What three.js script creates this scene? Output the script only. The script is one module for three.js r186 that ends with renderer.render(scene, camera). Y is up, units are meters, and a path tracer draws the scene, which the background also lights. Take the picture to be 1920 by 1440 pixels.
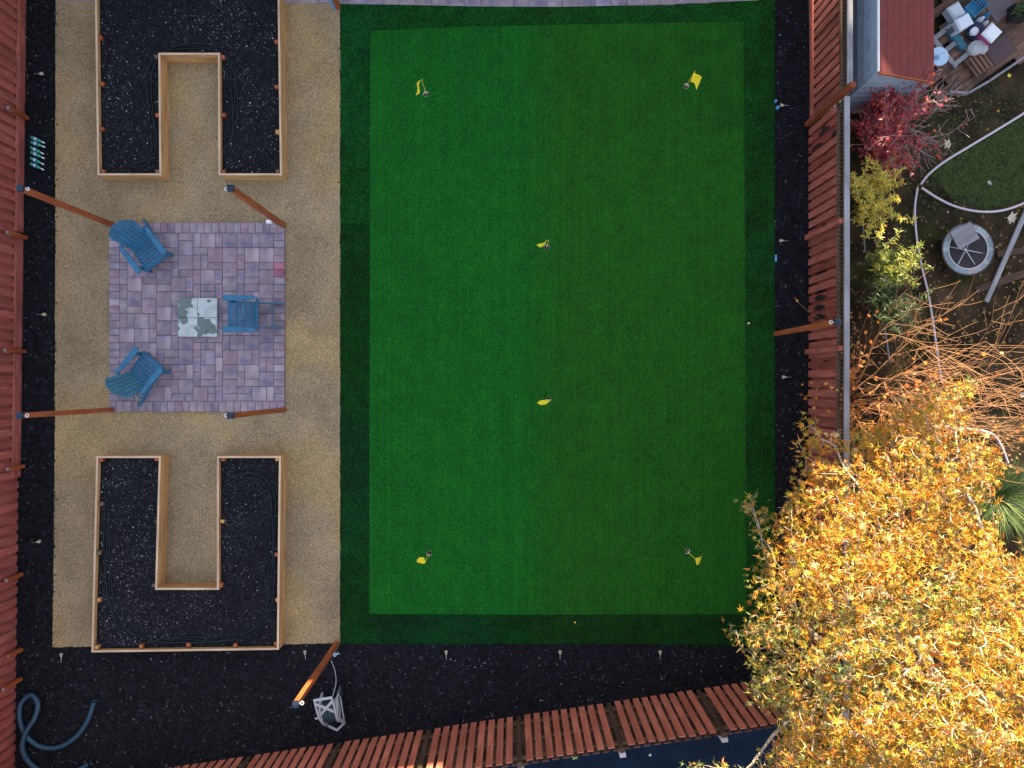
import * as THREE from 'three';
import { mergeGeometries } from 'three/addons/utils/BufferGeometryUtils.js';

// ---------------------------------------------------------------- camera, sky, sun, exposure
const H = 15.66, F = 1331;                       // height of the drone over the yard, lens in photo pixels
const scene = new THREE.Scene();
const camera = new THREE.PerspectiveCamera(2 * Math.atan(720 / F) * 180 / Math.PI, 4 / 3, 0.1, 400);
camera.position.set(0, H, 0); camera.up.set(0, 0, -1); camera.lookAt(0, 0, 0);
const SUN_TAN = 0.3, SUN_DIR = new THREE.Vector3(-0.05, SUN_TAN, -1).normalize();
{
  const w = 256, h = 128, d = new Float32Array(w * h * 4);
  for (let j = 0; j < h; j++) for (let i = 0; i < w; i++) {
    const el = ((j + 0.5) / h - 0.5) * Math.PI, az = ((i + 0.5) / w - 0.5) * 2 * Math.PI;
    const v = new THREE.Vector3(Math.cos(el) * Math.cos(az), Math.sin(el), Math.cos(el) * Math.sin(az));
    const t = Math.pow(Math.max(0, Math.sin(el)), 0.5), g = Math.pow(Math.max(0, v.dot(SUN_DIR)), 8);
    const hz = [0.30, 0.305, 0.315], zn = [0.173, 0.203, 0.272], gl = [0.22, 0.16, 0.09], gd = [0.045, 0.045, 0.04];
    for (let c = 0; c < 3; c++) d[(j * w + i) * 4 + c] = el < 0 ? gd[c] : hz[c] + (zn[c] - hz[c]) * t + gl[c] * g;
    d[(j * w + i) * 4 + 3] = 1;
  }
  const t = new THREE.DataTexture(d, w, h, THREE.RGBAFormat, THREE.FloatType);
  t.mapping = THREE.EquirectangularReflectionMapping; t.magFilter = t.minFilter = THREE.LinearFilter; t.needsUpdate = true;
  scene.background = t; scene.environment = t;
}
const sun = new THREE.DirectionalLight(new THREE.Color(1, 0.84, 0.6), 4.4);
sun.position.copy(SUN_DIR).multiplyScalar(60); sun.castShadow = true; sun.shadow.mapSize.set(4096, 4096);
Object.assign(sun.shadow.camera, { left: -26, right: 26, top: 20, bottom: -20, near: 1, far: 140 });
scene.add(sun, sun.target);
const renderer = new THREE.WebGLRenderer({ antialias: true });
renderer.toneMapping = THREE.LinearToneMapping; renderer.toneMappingExposure = 4.65;
renderer.shadowMap.enabled = true;

// ---------------------------------------------------------------- helpers
let seed = 7;
const R = () => { seed = (seed + 0x6D2B79F5) | 0; let t = Math.imul(seed ^ (seed >>> 15), 1 | seed); t = (t + Math.imul(t ^ (t >>> 7), 61 | t)) ^ t; return ((t ^ (t >>> 14)) >>> 0) / 4294967296; };
const rr = (a, b) => a + (b - a) * R(), pick = (a) => a[Math.floor(R() * a.length)];
const V = (x, y, z) => new THREE.Vector3(x, y, z);
const G = (px, py, h = 0) => V((px - 960) * (H - h) / F, h, (py - 720) * (H - h) / F);   // photo pixel on something at height h
const clamp = (x, a = 0, b = 1) => Math.min(b, Math.max(a, x)), mix = (a, b, t) => a + (b - a) * t;
const smooth = (a, b, x) => { const t = clamp((x - a) / (b - a)); return t * t * (3 - 2 * t); };
const hsh = (x, y, s) => { let n = Math.imul(x, 374761393) + Math.imul(y, 668265263) + Math.imul(s, 974634777) | 0; n = Math.imul(n ^ (n >>> 13), 1274126177); return ((n ^ (n >>> 16)) >>> 0) / 4294967296; };
function noise(x, y, s, px = 1 << 20, py = 1 << 20) {
  const xi = Math.floor(x), yi = Math.floor(y), fx = x - xi, fy = y - yi, u = fx * fx * (3 - 2 * fx), v = fy * fy * (3 - 2 * fy);
  const m = (a, p) => ((a % p) + p) % p, x0 = m(xi, px), x1 = m(xi + 1, px), y0 = m(yi, py), y1 = m(yi + 1, py);
  return mix(mix(hsh(x0, y0, s), hsh(x1, y0, s), u), mix(hsh(x0, y1, s), hsh(x1, y1, s), u), v);
}
const fbm = (x, y, s, o = 4, p = 1 << 20) => { let a = 0.5, r = 0, f = 1; for (let i = 0; i < o; i++) { r += a * noise(x * f, y * f, s + i, p * f, p * f); a *= 0.5; f *= 2; } return r / (1 - Math.pow(0.5, o)); };
function tex(w, h, fn, srgb = true) {
  const d = new Uint8Array(w * h * 4);
  for (let j = 0; j < h; j++) for (let i = 0; i < w; i++) { const c = fn((i + 0.5) / w, (j + 0.5) / h, i, j), k = (j * w + i) * 4; d[k] = clamp(c[0], 0, 255); d[k + 1] = clamp(c[1], 0, 255); d[k + 2] = clamp(c[2], 0, 255); d[k + 3] = 255; }
  const t = new THREE.DataTexture(d, w, h); t.wrapS = t.wrapT = THREE.RepeatWrapping; t.magFilter = THREE.LinearFilter; t.minFilter = THREE.LinearMipmapLinearFilter; t.generateMipmaps = true;
  if (srgb) t.colorSpace = THREE.SRGBColorSpace; t.needsUpdate = true; return t;
}
const M = (o) => { if (Array.isArray(o.color)) o.color = new THREE.Color().setRGB(...o.color); return new THREE.MeshStandardMaterial({ roughness: 0.85, side: THREE.DoubleSide, ...o }); };
const MP = (o) => { if (Array.isArray(o.color)) o.color = new THREE.Color().setRGB(...o.color); return new THREE.MeshPhysicalMaterial({ roughness: 0.85, side: THREE.DoubleSide, ...o }); };
const names = {};
const numbered = (n) => { const k = names[n] = (names[n] ?? -1) + 1; return k ? n + '_' + String(k).padStart(3, '0') : n; };
function obj(name, geo, mat, parent) { const m = new THREE.Mesh(Array.isArray(geo) ? mergeGeometries(geo.map(flat)) : geo, mat); m.castShadow = m.receiveShadow = true; m.name = parent ? name : numbered(name); (parent ?? scene).add(m); return m; }
function thing(name, label, category, p = V(0, 0, 0), turn = 0, group) { const o = new THREE.Group(); o.name = numbered(name); o.position.copy(p); o.rotation.y = turn; o.userData = { label, category }; if (group) o.userData.group = group; scene.add(o); return o; }
function tag(o, label, category, group) { o.userData = { label, category, ...(group ? { group } : {}) }; return o; }
const struct = (o, label, category) => { o.userData = { label, category, kind: 'structure' }; return o; };
const stuff = (o, label, category) => { o.userData = { kind: 'stuff', ...(label ? { label, category } : {}) }; return o; };
function flat(g) { g = g.index ? g.toNonIndexed() : g; for (const k of Object.keys(g.attributes)) if (!['position', 'normal', 'uv'].includes(k)) g.deleteAttribute(k); if (!g.attributes.uv) g.setAttribute('uv', new THREE.BufferAttribute(new Float32Array(g.attributes.position.count * 2), 2)); if (!g.attributes.normal) g.computeVertexNormals(); return g; }
// box with uv in metres, u along the grain axis
function box(sx, sy, sz, ax = sx >= sy && sx >= sz ? 0 : sy >= sz ? 1 : 2, off = R() * 7) {
  const g = new THREE.BoxGeometry(sx, sy, sz).toNonIndexed(), p = g.attributes.position, n = g.attributes.normal, uv = g.attributes.uv;
  for (let i = 0; i < p.count; i++) {
    const P = [p.getX(i), p.getY(i), p.getZ(i)], N = [Math.abs(n.getX(i)), Math.abs(n.getY(i)), Math.abs(n.getZ(i))], f = N.indexOf(Math.max(...N));
    const o = [0, 1, 2].filter((k) => k !== f), u = o.includes(ax) ? ax : o[0], v = o.find((k) => k !== u);
    uv.setXY(i, P[u] + off, P[v] + off * 0.37 + f * 0.13);
  }
  return g;
}
const at = (g, x, y, z) => g.translate(x, y, z);
// prism over a four-cornered footprint (x, z), uv along the first edge
function quadPrism(q, y0, y1, off = 0) {
  const P = [], U = [], face = (a, b, c, d, ua) => { for (const [v, t] of [[a, 0], [b, 1], [c, 2], [a, 0], [c, 2], [d, 3]]) { P.push(...v); U.push(...ua[t]); } };
  const b = q.map(([x, z]) => [x, y0, z]), t = q.map(([x, z]) => [x, y1, z]);
  face(t[0], t[1], t[2], t[3], q.map(([x, z], i) => { const L = Math.hypot(q[1][0] - q[0][0], q[1][1] - q[0][1]), ex = (q[1][0] - q[0][0]) / L, ez = (q[1][1] - q[0][1]) / L, dx = x - q[0][0], dz = z - q[0][1]; return [dx * ex + dz * ez + off, dx * -ez + dz * ex + off]; }));
  for (let i = 0; i < 4; i++) { const j = (i + 1) % 4, L = Math.hypot(q[j][0] - q[i][0], q[j][1] - q[i][1]), o = off + i * 0.21; face(b[i], b[j], t[j], t[i], [[o, o], [o + L, o], [o + L, o + y1 - y0], [o, o + y1 - y0]]); }
  const g = new THREE.BufferGeometry(); g.setAttribute('position', new THREE.Float32BufferAttribute(P, 3)); g.setAttribute('uv', new THREE.Float32BufferAttribute(U, 2)); g.computeVertexNormals(); return g;
}
// stone with chamfered upper edges, base at y = 0
function stone(w, h, d, c, off) {
  const x = w / 2, z = d / 2, P = [], q = (a, b, e, f) => P.push(...a, ...b, ...e, ...a, ...e, ...f);
  const r0 = [[-x, 0, -z], [-x, 0, z], [x, 0, z], [x, 0, -z]], r1 = r0.map((v) => [v[0], h - c, v[2]]), r2 = r0.map((v) => [v[0] - Math.sign(v[0]) * c, h, v[2] - Math.sign(v[2]) * c]);
  for (let i = 0; i < 4; i++) { const j = (i + 1) % 4; q(r0[i], r0[j], r1[j], r1[i]); q(r1[i], r1[j], r2[j], r2[i]); }
  q(...r2);
  const g = new THREE.BufferGeometry(); g.setAttribute('position', new THREE.Float32BufferAttribute(P, 3)); const U = []; for (let i = 0; i < P.length; i += 3) U.push(P[i] + P[i + 1] + off, P[i + 2] + P[i + 1] + off * 1.7);
  g.setAttribute('uv', new THREE.Float32BufferAttribute(U, 2)); g.computeVertexNormals(); return g;
}
const shapeOf = (pts) => new THREE.Shape(pts.map(([x, z]) => new THREE.Vector2(x, -z)));
function sheet(pts, y, holes = [], depth = 0, rect) {
  const s = shapeOf(pts); for (const h of holes) s.holes.push(new THREE.Path(h.map(([x, z]) => new THREE.Vector2(x, -z))));
  const g = depth ? new THREE.ExtrudeGeometry(s, { depth, bevelEnabled: false }) : new THREE.ShapeGeometry(s);
  g.rotateX(-Math.PI / 2); g.translate(0, y - depth, 0);
  if (rect) { const p = g.attributes.position, uv = g.attributes.uv; for (let i = 0; i < p.count; i++) uv.setXY(i, (p.getX(i) - rect[0]) / (rect[2] - rect[0]), (p.getZ(i) - rect[1]) / (rect[3] - rect[1])); }
  return g;
}
const GX = (a) => a.map(([x, y]) => { const p = G(x, y); return [p.x, p.z]; });
const tube = (pts, r, seg = pts.length * 6, rad = 6, closed = false) => new THREE.TubeGeometry(new THREE.CatmullRomCurve3(pts, closed), seg, r, rad, closed);
const bar = (a, b, r0, r1 = r0, n = 6) => { const d = b.clone().sub(a), g = new THREE.CylinderGeometry(r1, r0, d.length(), n); g.applyQuaternion(new THREE.Quaternion().setFromUnitVectors(V(0, 1, 0), d.normalize())); return g.translate((a.x + b.x) / 2, (a.y + b.y) / 2, (a.z + b.z) / 2); };
const inPoly = (x, y, P) => { let c = false; for (let i = 0, j = P.length - 1; i < P.length; j = i++) if ((P[i][1] > y) !== (P[j][1] > y) && x < (P[j][0] - P[i][0]) * (y - P[i][1]) / (P[j][1] - P[i][1]) + P[i][0]) c = !c; return c; };
const edgeDist = (x, y, P) => { let m = 1e9; for (let i = 0, j = P.length - 1; i < P.length; j = i++) { const [ax, ay] = P[j], [bx, by] = P[i], dx = bx - ax, dy = by - ay, t = clamp(((x - ax) * dx + (y - ay) * dy) / (dx * dx + dy * dy)); m = Math.min(m, Math.hypot(ax + dx * t - x, ay + dy * t - y)); } return m; };
function inst(name, geo, mat, list, parent) {   // list of [position, euler, scale, colour]
  const m = new THREE.InstancedMesh(geo, mat, list.length), q = new THREE.Quaternion(), mt = new THREE.Matrix4();
  list.forEach(([p, e, s, c], i) => { m.setMatrixAt(i, mt.compose(p, q.setFromEuler(e), typeof s === 'number' ? V(s, s, s) : s)); if (c) m.setColorAt(i, new THREE.Color().setRGB(...c)); });
  m.castShadow = m.receiveShadow = true; m.name = parent ? name : numbered(name); (parent ?? scene).add(m); return m;
}
const E = (x, y, z) => new THREE.Euler(x, y, z, 'YXZ');

// ---------------------------------------------------------------- materials
function woodTex(c0, c1, s, stain = 0) {   // 2 m along the grain, 0.5 m across
  const t = tex(1024, 256, (u, v) => {
    const w = fbm(u * 6, v * 4, s, 3, 8) * 0.6, g = noise(u * 10 + w, v * 96, s + 9, 10, 96) * 0.55 + noise(u * 40, v * 128, s + 11, 40, 128) * 0.45, b = fbm(u * 4, v * 4, s + 20, 3, 4), sp = hsh(u * 1024 | 0, v * 256 | 0, s + 30);
    const k = clamp(0.15 + g * 0.55 + (b - 0.5) * 0.9 + (sp - 0.5) * 0.16), st = stain ? smooth(0.52, 0.68, fbm(u * 4, v * 4, s + 40, 4, 4)) * stain : 0;
    return [0, 1, 2].map((i) => mix(c0[i], c1[i], k) * (1 - st));
  });
  t.repeat.set(0.5, 2); return t;
}
const variants = (map, cols, extra = {}) => cols.map((c) => M({ map, color: c, ...extra }));
const wRed = woodTex([122, 62, 55], [184, 106, 94], 100), wRedW = woodTex([118, 62, 52], [198, 118, 100], 140), wRedS = woodTex([116, 50, 40], [184, 94, 76], 150, 0.85), wPink = woodTex([150, 80, 62], [204, 126, 102], 180);
const wBed = woodTex([158, 116, 72], [222, 182, 126], 220), wBedGrey = woodTex([176, 148, 118], [234, 208, 176], 240), wPost = woodTex([118, 58, 28], [176, 96, 54], 260), wDark = woodTex([58, 42, 30], [98, 74, 54], 280), wGrey = woodTex([112, 112, 116], [168, 168, 172], 300), wDeck = woodTex([78, 56, 44], [128, 98, 80], 320, 0.3);
const mRed = variants(wRed, [[1.15, 1.12, 1.1], [1, 0.94, 0.94], [1.26, 1.15, 1.12], [1.08, 0.98, 1.02], [1.15, 1.24, 1.16]]);
const mRedW = [...variants(wRedW, [[1.12, 1.1, 1.08], [0.95, 0.92, 0.92], [1.3, 1.22, 1.2], [1.1, 1, 0.96], [1.22, 1.2, 1.15], [0.8, 0.75, 0.73]]), ...variants(wRedS, [[1, 1, 1], [0.85, 0.85, 0.85]])];
const mPink = variants(wPink, [[1.14, 1.12, 1.1], [1.03, 1, 1], [1.24, 1.2, 1.16], [1.12, 1.03, 0.98]]);
const mBed = variants(wBed, [[1, 1, 1], [0.95, 0.85, 0.75], [1.08, 1.04, 1]]), mBedGrey = variants(wBedGrey, [[1, 1, 1], [0.92, 0.9, 0.9]]);
const mPost = variants(wPost, [[1.12, 1.12, 1.05], [0.98, 0.9, 0.85], [1.2, 1.2, 1.12]], { roughness: 0.6 }), mDark = variants(wDark, [[1, 1, 1], [1, 1, 1]]), mGrey = variants(wGrey, [[1, 1, 1], [0.85, 0.85, 0.88]]), mDeck = variants(wDeck, [[1, 1, 1], [0.85, 0.82, 0.8], [1.12, 1.1, 1.1]]);
const mPostOld = M({ map: wPost, color: [0.72, 0.6, 0.52], roughness: 0.8 });
const mCap = M({ color: [0.02, 0.035, 0.06], metalness: 0.6, roughness: 0.35 }), mWhite = M({ color: [0.8, 0.82, 0.84], roughness: 0.5 }), mSteel = M({ color: [0.5, 0.52, 0.54], metalness: 0.8, roughness: 0.45 }), mBrass = M({ color: [0.52, 0.44, 0.3], metalness: 0.3, roughness: 0.4 }), mBlackPipe = MP({ color: [0.008, 0.014, 0.022], roughness: 0.4, specularIntensity: 0.5 });

// ---------------------------------------------------------------- ground sheets
const soilTex = tex(1024, 1024, (u, v, i, j) => { const a = fbm(u * 10, v * 10, 5, 5, 10), s = hsh(i, j, 3), k = 0.5 + (a - 0.5) * 1.1 + (s - 0.5) * 0.5; const gr = smooth(0.5, 0.68, fbm(u * 6, v * 6, 8, 3, 6)); return [(64 - gr * 14) * k + 22, (52 + gr * 4) * k + 19, (38 - gr * 10) * k + 13]; }); soilTex.repeat.set(0.2, 0.2);
struct(obj('ground', sheet([[-90, -90], [90, -90], [90, 90], [-90, 90]], -0.3), M({ map: soilTex, roughness: 1 })), 'bare brown earth under and around the whole plot', 'ground');
const mulchTex = tex(2048, 2048, (u, v, i, j) => { const a = fbm(u * 48, v * 48, 15, 4, 48), b = fbm(u * 6, v * 6, 16, 3, 6), s = hsh(i >> 1, j >> 1, 17); let k = 9 + a * 17 + s * s * 18 + (b - 0.5) * 6; if (hsh(i >> 1, j >> 1, 19) > 0.994) k += 34; return [k * 0.98, k * 1.02, k * 1.22]; }); mulchTex.repeat.set(1 / 8, 1 / 8);
const mMulch = MP({ specularIntensity: 0.25, map: mulchTex, bumpMap: mulchTex, bumpScale: 0.03, roughness: 0.9 });
const DG = GX([[105, -60], [104, 500], [103, 900], [99, 1213], [330, 1211], [638, 1206], [638, -60]]);
const ragged = (P, amp) => P.flatMap((a, i) => { const b = P[(i + 1) % P.length], n = Math.max(1, Math.round(Math.hypot(b[0] - a[0], b[1] - a[1]) / 0.16)); return [...Array(n)].map((_, k) => [mix(a[0], b[0], k / n) + (k ? rr(-amp, amp) : 0), mix(a[1], b[1], k / n) + (k ? rr(-amp, amp) : 0)]); });
const TURF = GX([[639, 9], [760, 10], [900, 14], [1060, 14], [1230, 10], [1330, 6], [1452, 0], [1452, 620], [1453, 1210], [1100, 1206], [860, 1207], [639, 1206]]);
const YARD = [[-11.4, -11.4], [6.75, -11.4], [6.75, 6.3], [-11.4, 9.3]];
{
  const outer = [[YARD[0][0], -8.55], [YARD[1][0], -8.55], YARD[2], YARD[3]];
  const hole = [[DG[0][0], -8.54], ...DG.slice(1, 5), [DG[5][0], DG[5][1]], ...TURF.slice(6).reverse().slice(0, 0), [G(639, 1206).x, G(639, 1206).z], ...TURF.slice(8, 11).reverse(), [TURF[6][0], -8.54]];
  struct(obj('mulch_bed', sheet(outer, 0, [hole]), mMulch), 'black bark mulch filling the strips along the fences', 'mulch');
}
const dgTex = tex(1024, 2048, (u, v, i, j) => {
  const a = fbm(u * 5, v * 11, 25, 4), p = fbm(u * 14, v * 30, 29, 3), s = hsh(i >> 1, j >> 1, 26), s2 = hsh(i, j, 27), w = smooth(0.52, 0.72, a);
  let k = 0.80 + (a - 0.5) * 0.26 + (p - 0.5) * 0.14 + (s - 0.5) * 0.24 + (s2 - 0.5) * 0.40; if (s > 0.985) k += 0.16; if (s < 0.03) k -= 0.14;
  return [180 * k - w * 2, 158 * k - w * 6, 122 * k - w * 12];
});
struct(obj('gravel_path', sheet(ragged(DG, 0.009), 0.012, [], 0.05, [-10.2, -9.3, -3.7, 6]), MP({ specularIntensity: 0.3, map: dgTex, bumpMap: dgTex, bumpScale: 0.012, roughness: 1 })), 'tan decomposed granite surface around the patio and beds', 'path');
// putting turf: a darker long pile collar round a short pile green with six cut holes
const GREEN = GX([[694, 58], [900, 50], [1060, 47], [1394, 41], [1397, 600], [1399, 1151], [1000, 1152], [692, 1151]]);
const CUPS = [[799, 177, 2.0], [1286, 162, 0.45], [1025, 464, 2.6], [1028, 749, 2.5], [805, 1037, 2.7], [1288, 1033, -0.5]];
const cupRing = (c, r) => { const p = G(c[0], c[1]); return [...Array(20)].map((_, i) => [p.x + r * Math.cos(i * Math.PI / 10), p.z + r * Math.sin(i * Math.PI / 10)]); };
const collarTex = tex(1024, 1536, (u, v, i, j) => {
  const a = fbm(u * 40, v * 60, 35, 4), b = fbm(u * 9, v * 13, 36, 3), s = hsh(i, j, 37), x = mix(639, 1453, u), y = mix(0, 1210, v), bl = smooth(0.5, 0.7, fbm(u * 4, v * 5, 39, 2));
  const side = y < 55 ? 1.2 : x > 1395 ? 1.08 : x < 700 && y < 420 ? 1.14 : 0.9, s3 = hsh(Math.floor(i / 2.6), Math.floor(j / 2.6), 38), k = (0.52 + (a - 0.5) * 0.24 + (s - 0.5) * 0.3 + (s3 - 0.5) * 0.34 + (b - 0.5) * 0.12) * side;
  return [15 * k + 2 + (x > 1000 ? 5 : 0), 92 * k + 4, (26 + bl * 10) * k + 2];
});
const turfRect = [TURF[0][0], G(0, 0).z, TURF[8][0], G(0, 1210).z];
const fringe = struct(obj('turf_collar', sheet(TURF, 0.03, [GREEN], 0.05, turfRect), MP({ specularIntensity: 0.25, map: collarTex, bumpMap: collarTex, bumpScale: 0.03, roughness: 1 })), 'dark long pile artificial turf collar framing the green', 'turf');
const greenTex = tex(1024, 1536, (u, v, i, j) => {
  const x = mix(692, 1399, u), a = fbm(u * 30, v * 46, 45, 4), b = fbm(u * 5, v * 7, 46, 3), s = hsh(i, j, 47), s2 = hsh(i >> 1, j >> 1, 48), row = noise(u * 260, v * 6, 49), roll = smooth(940, 1075, x) * 0.75, s3 = hsh(Math.floor(i / 2.6), Math.floor(j / 2.6), 50);
  const k = 0.88 + (a - 0.5) * 0.16 + (s - 0.5) * 0.30 + (s2 - 0.5) * 0.24 + (s3 - 0.5) * 0.22 + (b - 0.5) * 0.05 + (row - 0.5) * 0.08 - roll * 0.05 + (Math.abs(x - 968) < 1 || Math.abs(x - 730) < 1 ? 0.1 : 0);
  return [(22 + roll * 14) * k, (98 - roll * 5) * k, (29 - roll * 5) * k];
});
const putting = struct(obj('putting_green', sheet(GREEN, 0.022, CUPS.map((c) => cupRing(c, 0.06)), 0.04, [G(692, 0).x, G(0, 41).z, G(1399, 0).x, G(0, 1152).z]), MP({ specularIntensity: 0.25, map: greenTex, bumpMap: greenTex, bumpScale: 0.012, roughness: 1 })), 'short pile bright green artificial putting turf', 'turf');
// ground beyond the fences
struct(obj('neighbour_ground', sheet([[6.62, -11], [26, -11], [26, 26], [6.62, 26]], -0.02), MP({ specularIntensity: 0.25, map: soilTex, color: [1, 1, 1], bumpMap: soilTex, bumpScale: 0.03, roughness: 1 })), 'brown soil of the garden behind the right fence', 'ground');
const asphTex = tex(512, 512, (u, v, i, j) => { const k = 0.8 + (fbm(u * 8, v * 8, 55, 4, 8) - 0.5) * 0.5 + (hsh(i, j, 56) - 0.5) * 0.5; return [14 * k, 34 * k, 58 * k]; }); asphTex.repeat.set(0.4, 0.4);
struct(obj('pavement', sheet([[-13, 9.25], [6.6, 6.45], [6.6, 26], [-13, 26]], -0.02), MP({ specularIntensity: 0.4, map: asphTex, roughness: 0.9 })), 'dark navy coated pavement beyond the slatted fence', 'pavement');

// ---------------------------------------------------------------- paved patio and the paved strip at the far edge
const paverTex = [0, 1, 2].map((q) => { const t = tex(512, 512, (u, v, i, j) => { const a = fbm(u * 5, v * 5, 60 + q * 9, 4, 5), b = smooth(0.5, 0.75, fbm(u * 7, v * 7, 64 + q * 9, 3, 7)), s = hsh(i >> 1, j >> 1, 66), s2 = hsh(i, j, 67), k = 0.86 + (a - 0.5) * 0.4 + (s - 0.5) * 0.2 + (s2 - 0.5) * 0.2; return [(188 - b * 26) * k, (178 - b * 20) * k, (190 - b * 4) * k]; }); t.repeat.set(0.8, 0.8); return t; });
const paverCols = [[0.66, 0.60, 0.66], [0.60, 0.58, 0.67], [0.70, 0.61, 0.65], [0.61, 0.62, 0.68], [0.72, 0.70, 0.71], [0.62, 0.55, 0.61], [0.76, 0.72, 0.69], [0.56, 0.54, 0.62], [0.68, 0.53, 0.58], [0.68, 0.65, 0.70]];
const mPaver = paverCols.map((c, i) => M({ map: paverTex[i % 3], color: [c[0] * 0.64 + 0.345, c[1] * 0.64 + 0.285, c[2] * 0.64 + 0.255], bumpMap: paverTex[i % 3], bumpScale: 0.004, roughness: 0.9 })), mPaverPink = M({ map: paverTex[0], color: [0.82, 0.34, 0.42] }), mPaverBrown = M({ map: paverTex[1], color: [0.42, 0.26, 0.22] });
const paverGeo = {};
function paver(parent, x0, z0, x1, z1, mat) {
  const g = 0.004, w = x1 - x0 - g * 2, d = z1 - z0 - g * 2, key = w.toFixed(3) + d.toFixed(3) + Math.floor(R() * 3);
  const m = obj('paver', paverGeo[key] ??= stone(w, 0.06, d, 0.007, R() * 5), mat ?? pick(mPaver), parent); m.position.set((x0 + x1) / 2, rr(-0.003, 0.003), (z0 + z1) / 2); return m;
}
{
  const a = G(207, 418), b = G(535, 772), bw = 0.236;
  const patio = struct(obj('paved_patio', at(box(b.x - a.x - 0.004, 0.03, b.z - a.z - 0.004), (a.x + b.x) / 2, 0.012, (a.z + b.z) / 2), M({ color: [0.03, 0.028, 0.035] })), 'square patio of mauve and grey concrete pavers', 'patio');
  patio.position.y = 0;
  const pg = new THREE.Group(); pg.name = 'paving'; pg.position.y = -0.012; patio.add(pg);
  const nx = 24, nz = 23, sx = (b.x - a.x) / nx, sz = (b.z - a.z - 2 * bw) / nz;
  for (let i = 0; i < nx; i++) for (const [z0, z1] of [[a.z, a.z + bw], [b.z - bw, b.z]]) paver(patio, a.x + i * sx, z0, a.x + (i + 1) * sx, z1);
  for (let j = 0; j < nz; j++) for (const [x0, x1, e] of [[a.x, a.x + bw, 0], [b.x - bw, b.x, 1]]) paver(patio, x0, a.z + bw + j * sz, x1, a.z + bw + (j + 1) * sz, e && (j === 4 || j === 5) ? mPaverPink : e && j === 13 ? mPaver[8] : undefined);
  patio.remove(pg);
  const cx = 21, cz = 23, ux = (b.x - a.x - 2 * bw) / cx, uz = sz, used = new Set(), free = (i, j, w, h) => { if (i + w > cx || j + h > cz) return false; for (let p = 0; p < w; p++) for (let q = 0; q < h; q++) if (used.has((i + p) + ',' + (j + q))) return false; return true; };
  for (let j = 0; j < cz; j++) for (let i = 0; i < cx; i++) if (!used.has(i + ',' + j)) {
    const r = R(), opts = r < 0.52 ? [[2, 2], [2, 1], [1, 2], [1, 1]] : r < 0.76 ? [[2, 1], [1, 2], [1, 1]] : r < 0.95 ? [[1, 2], [2, 1], [1, 1]] : [[1, 1]], [w, h] = opts.find(([w, h]) => free(i, j, w, h));
    for (let p = 0; p < w; p++) for (let q = 0; q < h; q++) used.add((i + p) + ',' + (j + q));
    paver(patio, a.x + bw + i * ux, a.z + bw + j * uz, a.x + bw + (i + w) * ux, a.z + bw + (j + h) * uz, i < 1 && (j === 8) ? mPaverBrown : undefined);
  }
  // strip of pavers along the far edge of the yard
  const far = struct(obj('paved_walk', sheet([[-10.1, -11.3], [5.6, -11.3], [5.6, -8.62], [-10.1, -8.62]], -0.01), M({ color: [0.1, 0.095, 0.1] })), 'pale paved walk along the far edge of the lawn', 'paving');
  for (let x = -10.05; x < 5.4; x += 0.36) {
    const px = 960 + (x + 0.18) * F / H, edge = px < 180 ? 3 : px < 545 ? 4 : px < 638 ? 7.5 : 9 + 5.5 * Math.sin(clamp((px - 638) / 830) * Math.PI) - (px > 1230 ? (px - 1230) / 26 : 0);
    const z1 = (edge - 0.6 - 720) * H / F;
    const w = pick([0.357, 0.357, 0.352]); const m = obj('paver', stone(w, 0.05, z1 + 8.95, 0.006, R() * 5), mPaver[pick([4, 6, 9, 4])], far); m.position.set(x + 0.18, -0.02, (z1 - 8.95) / 2);
  }
}

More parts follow.
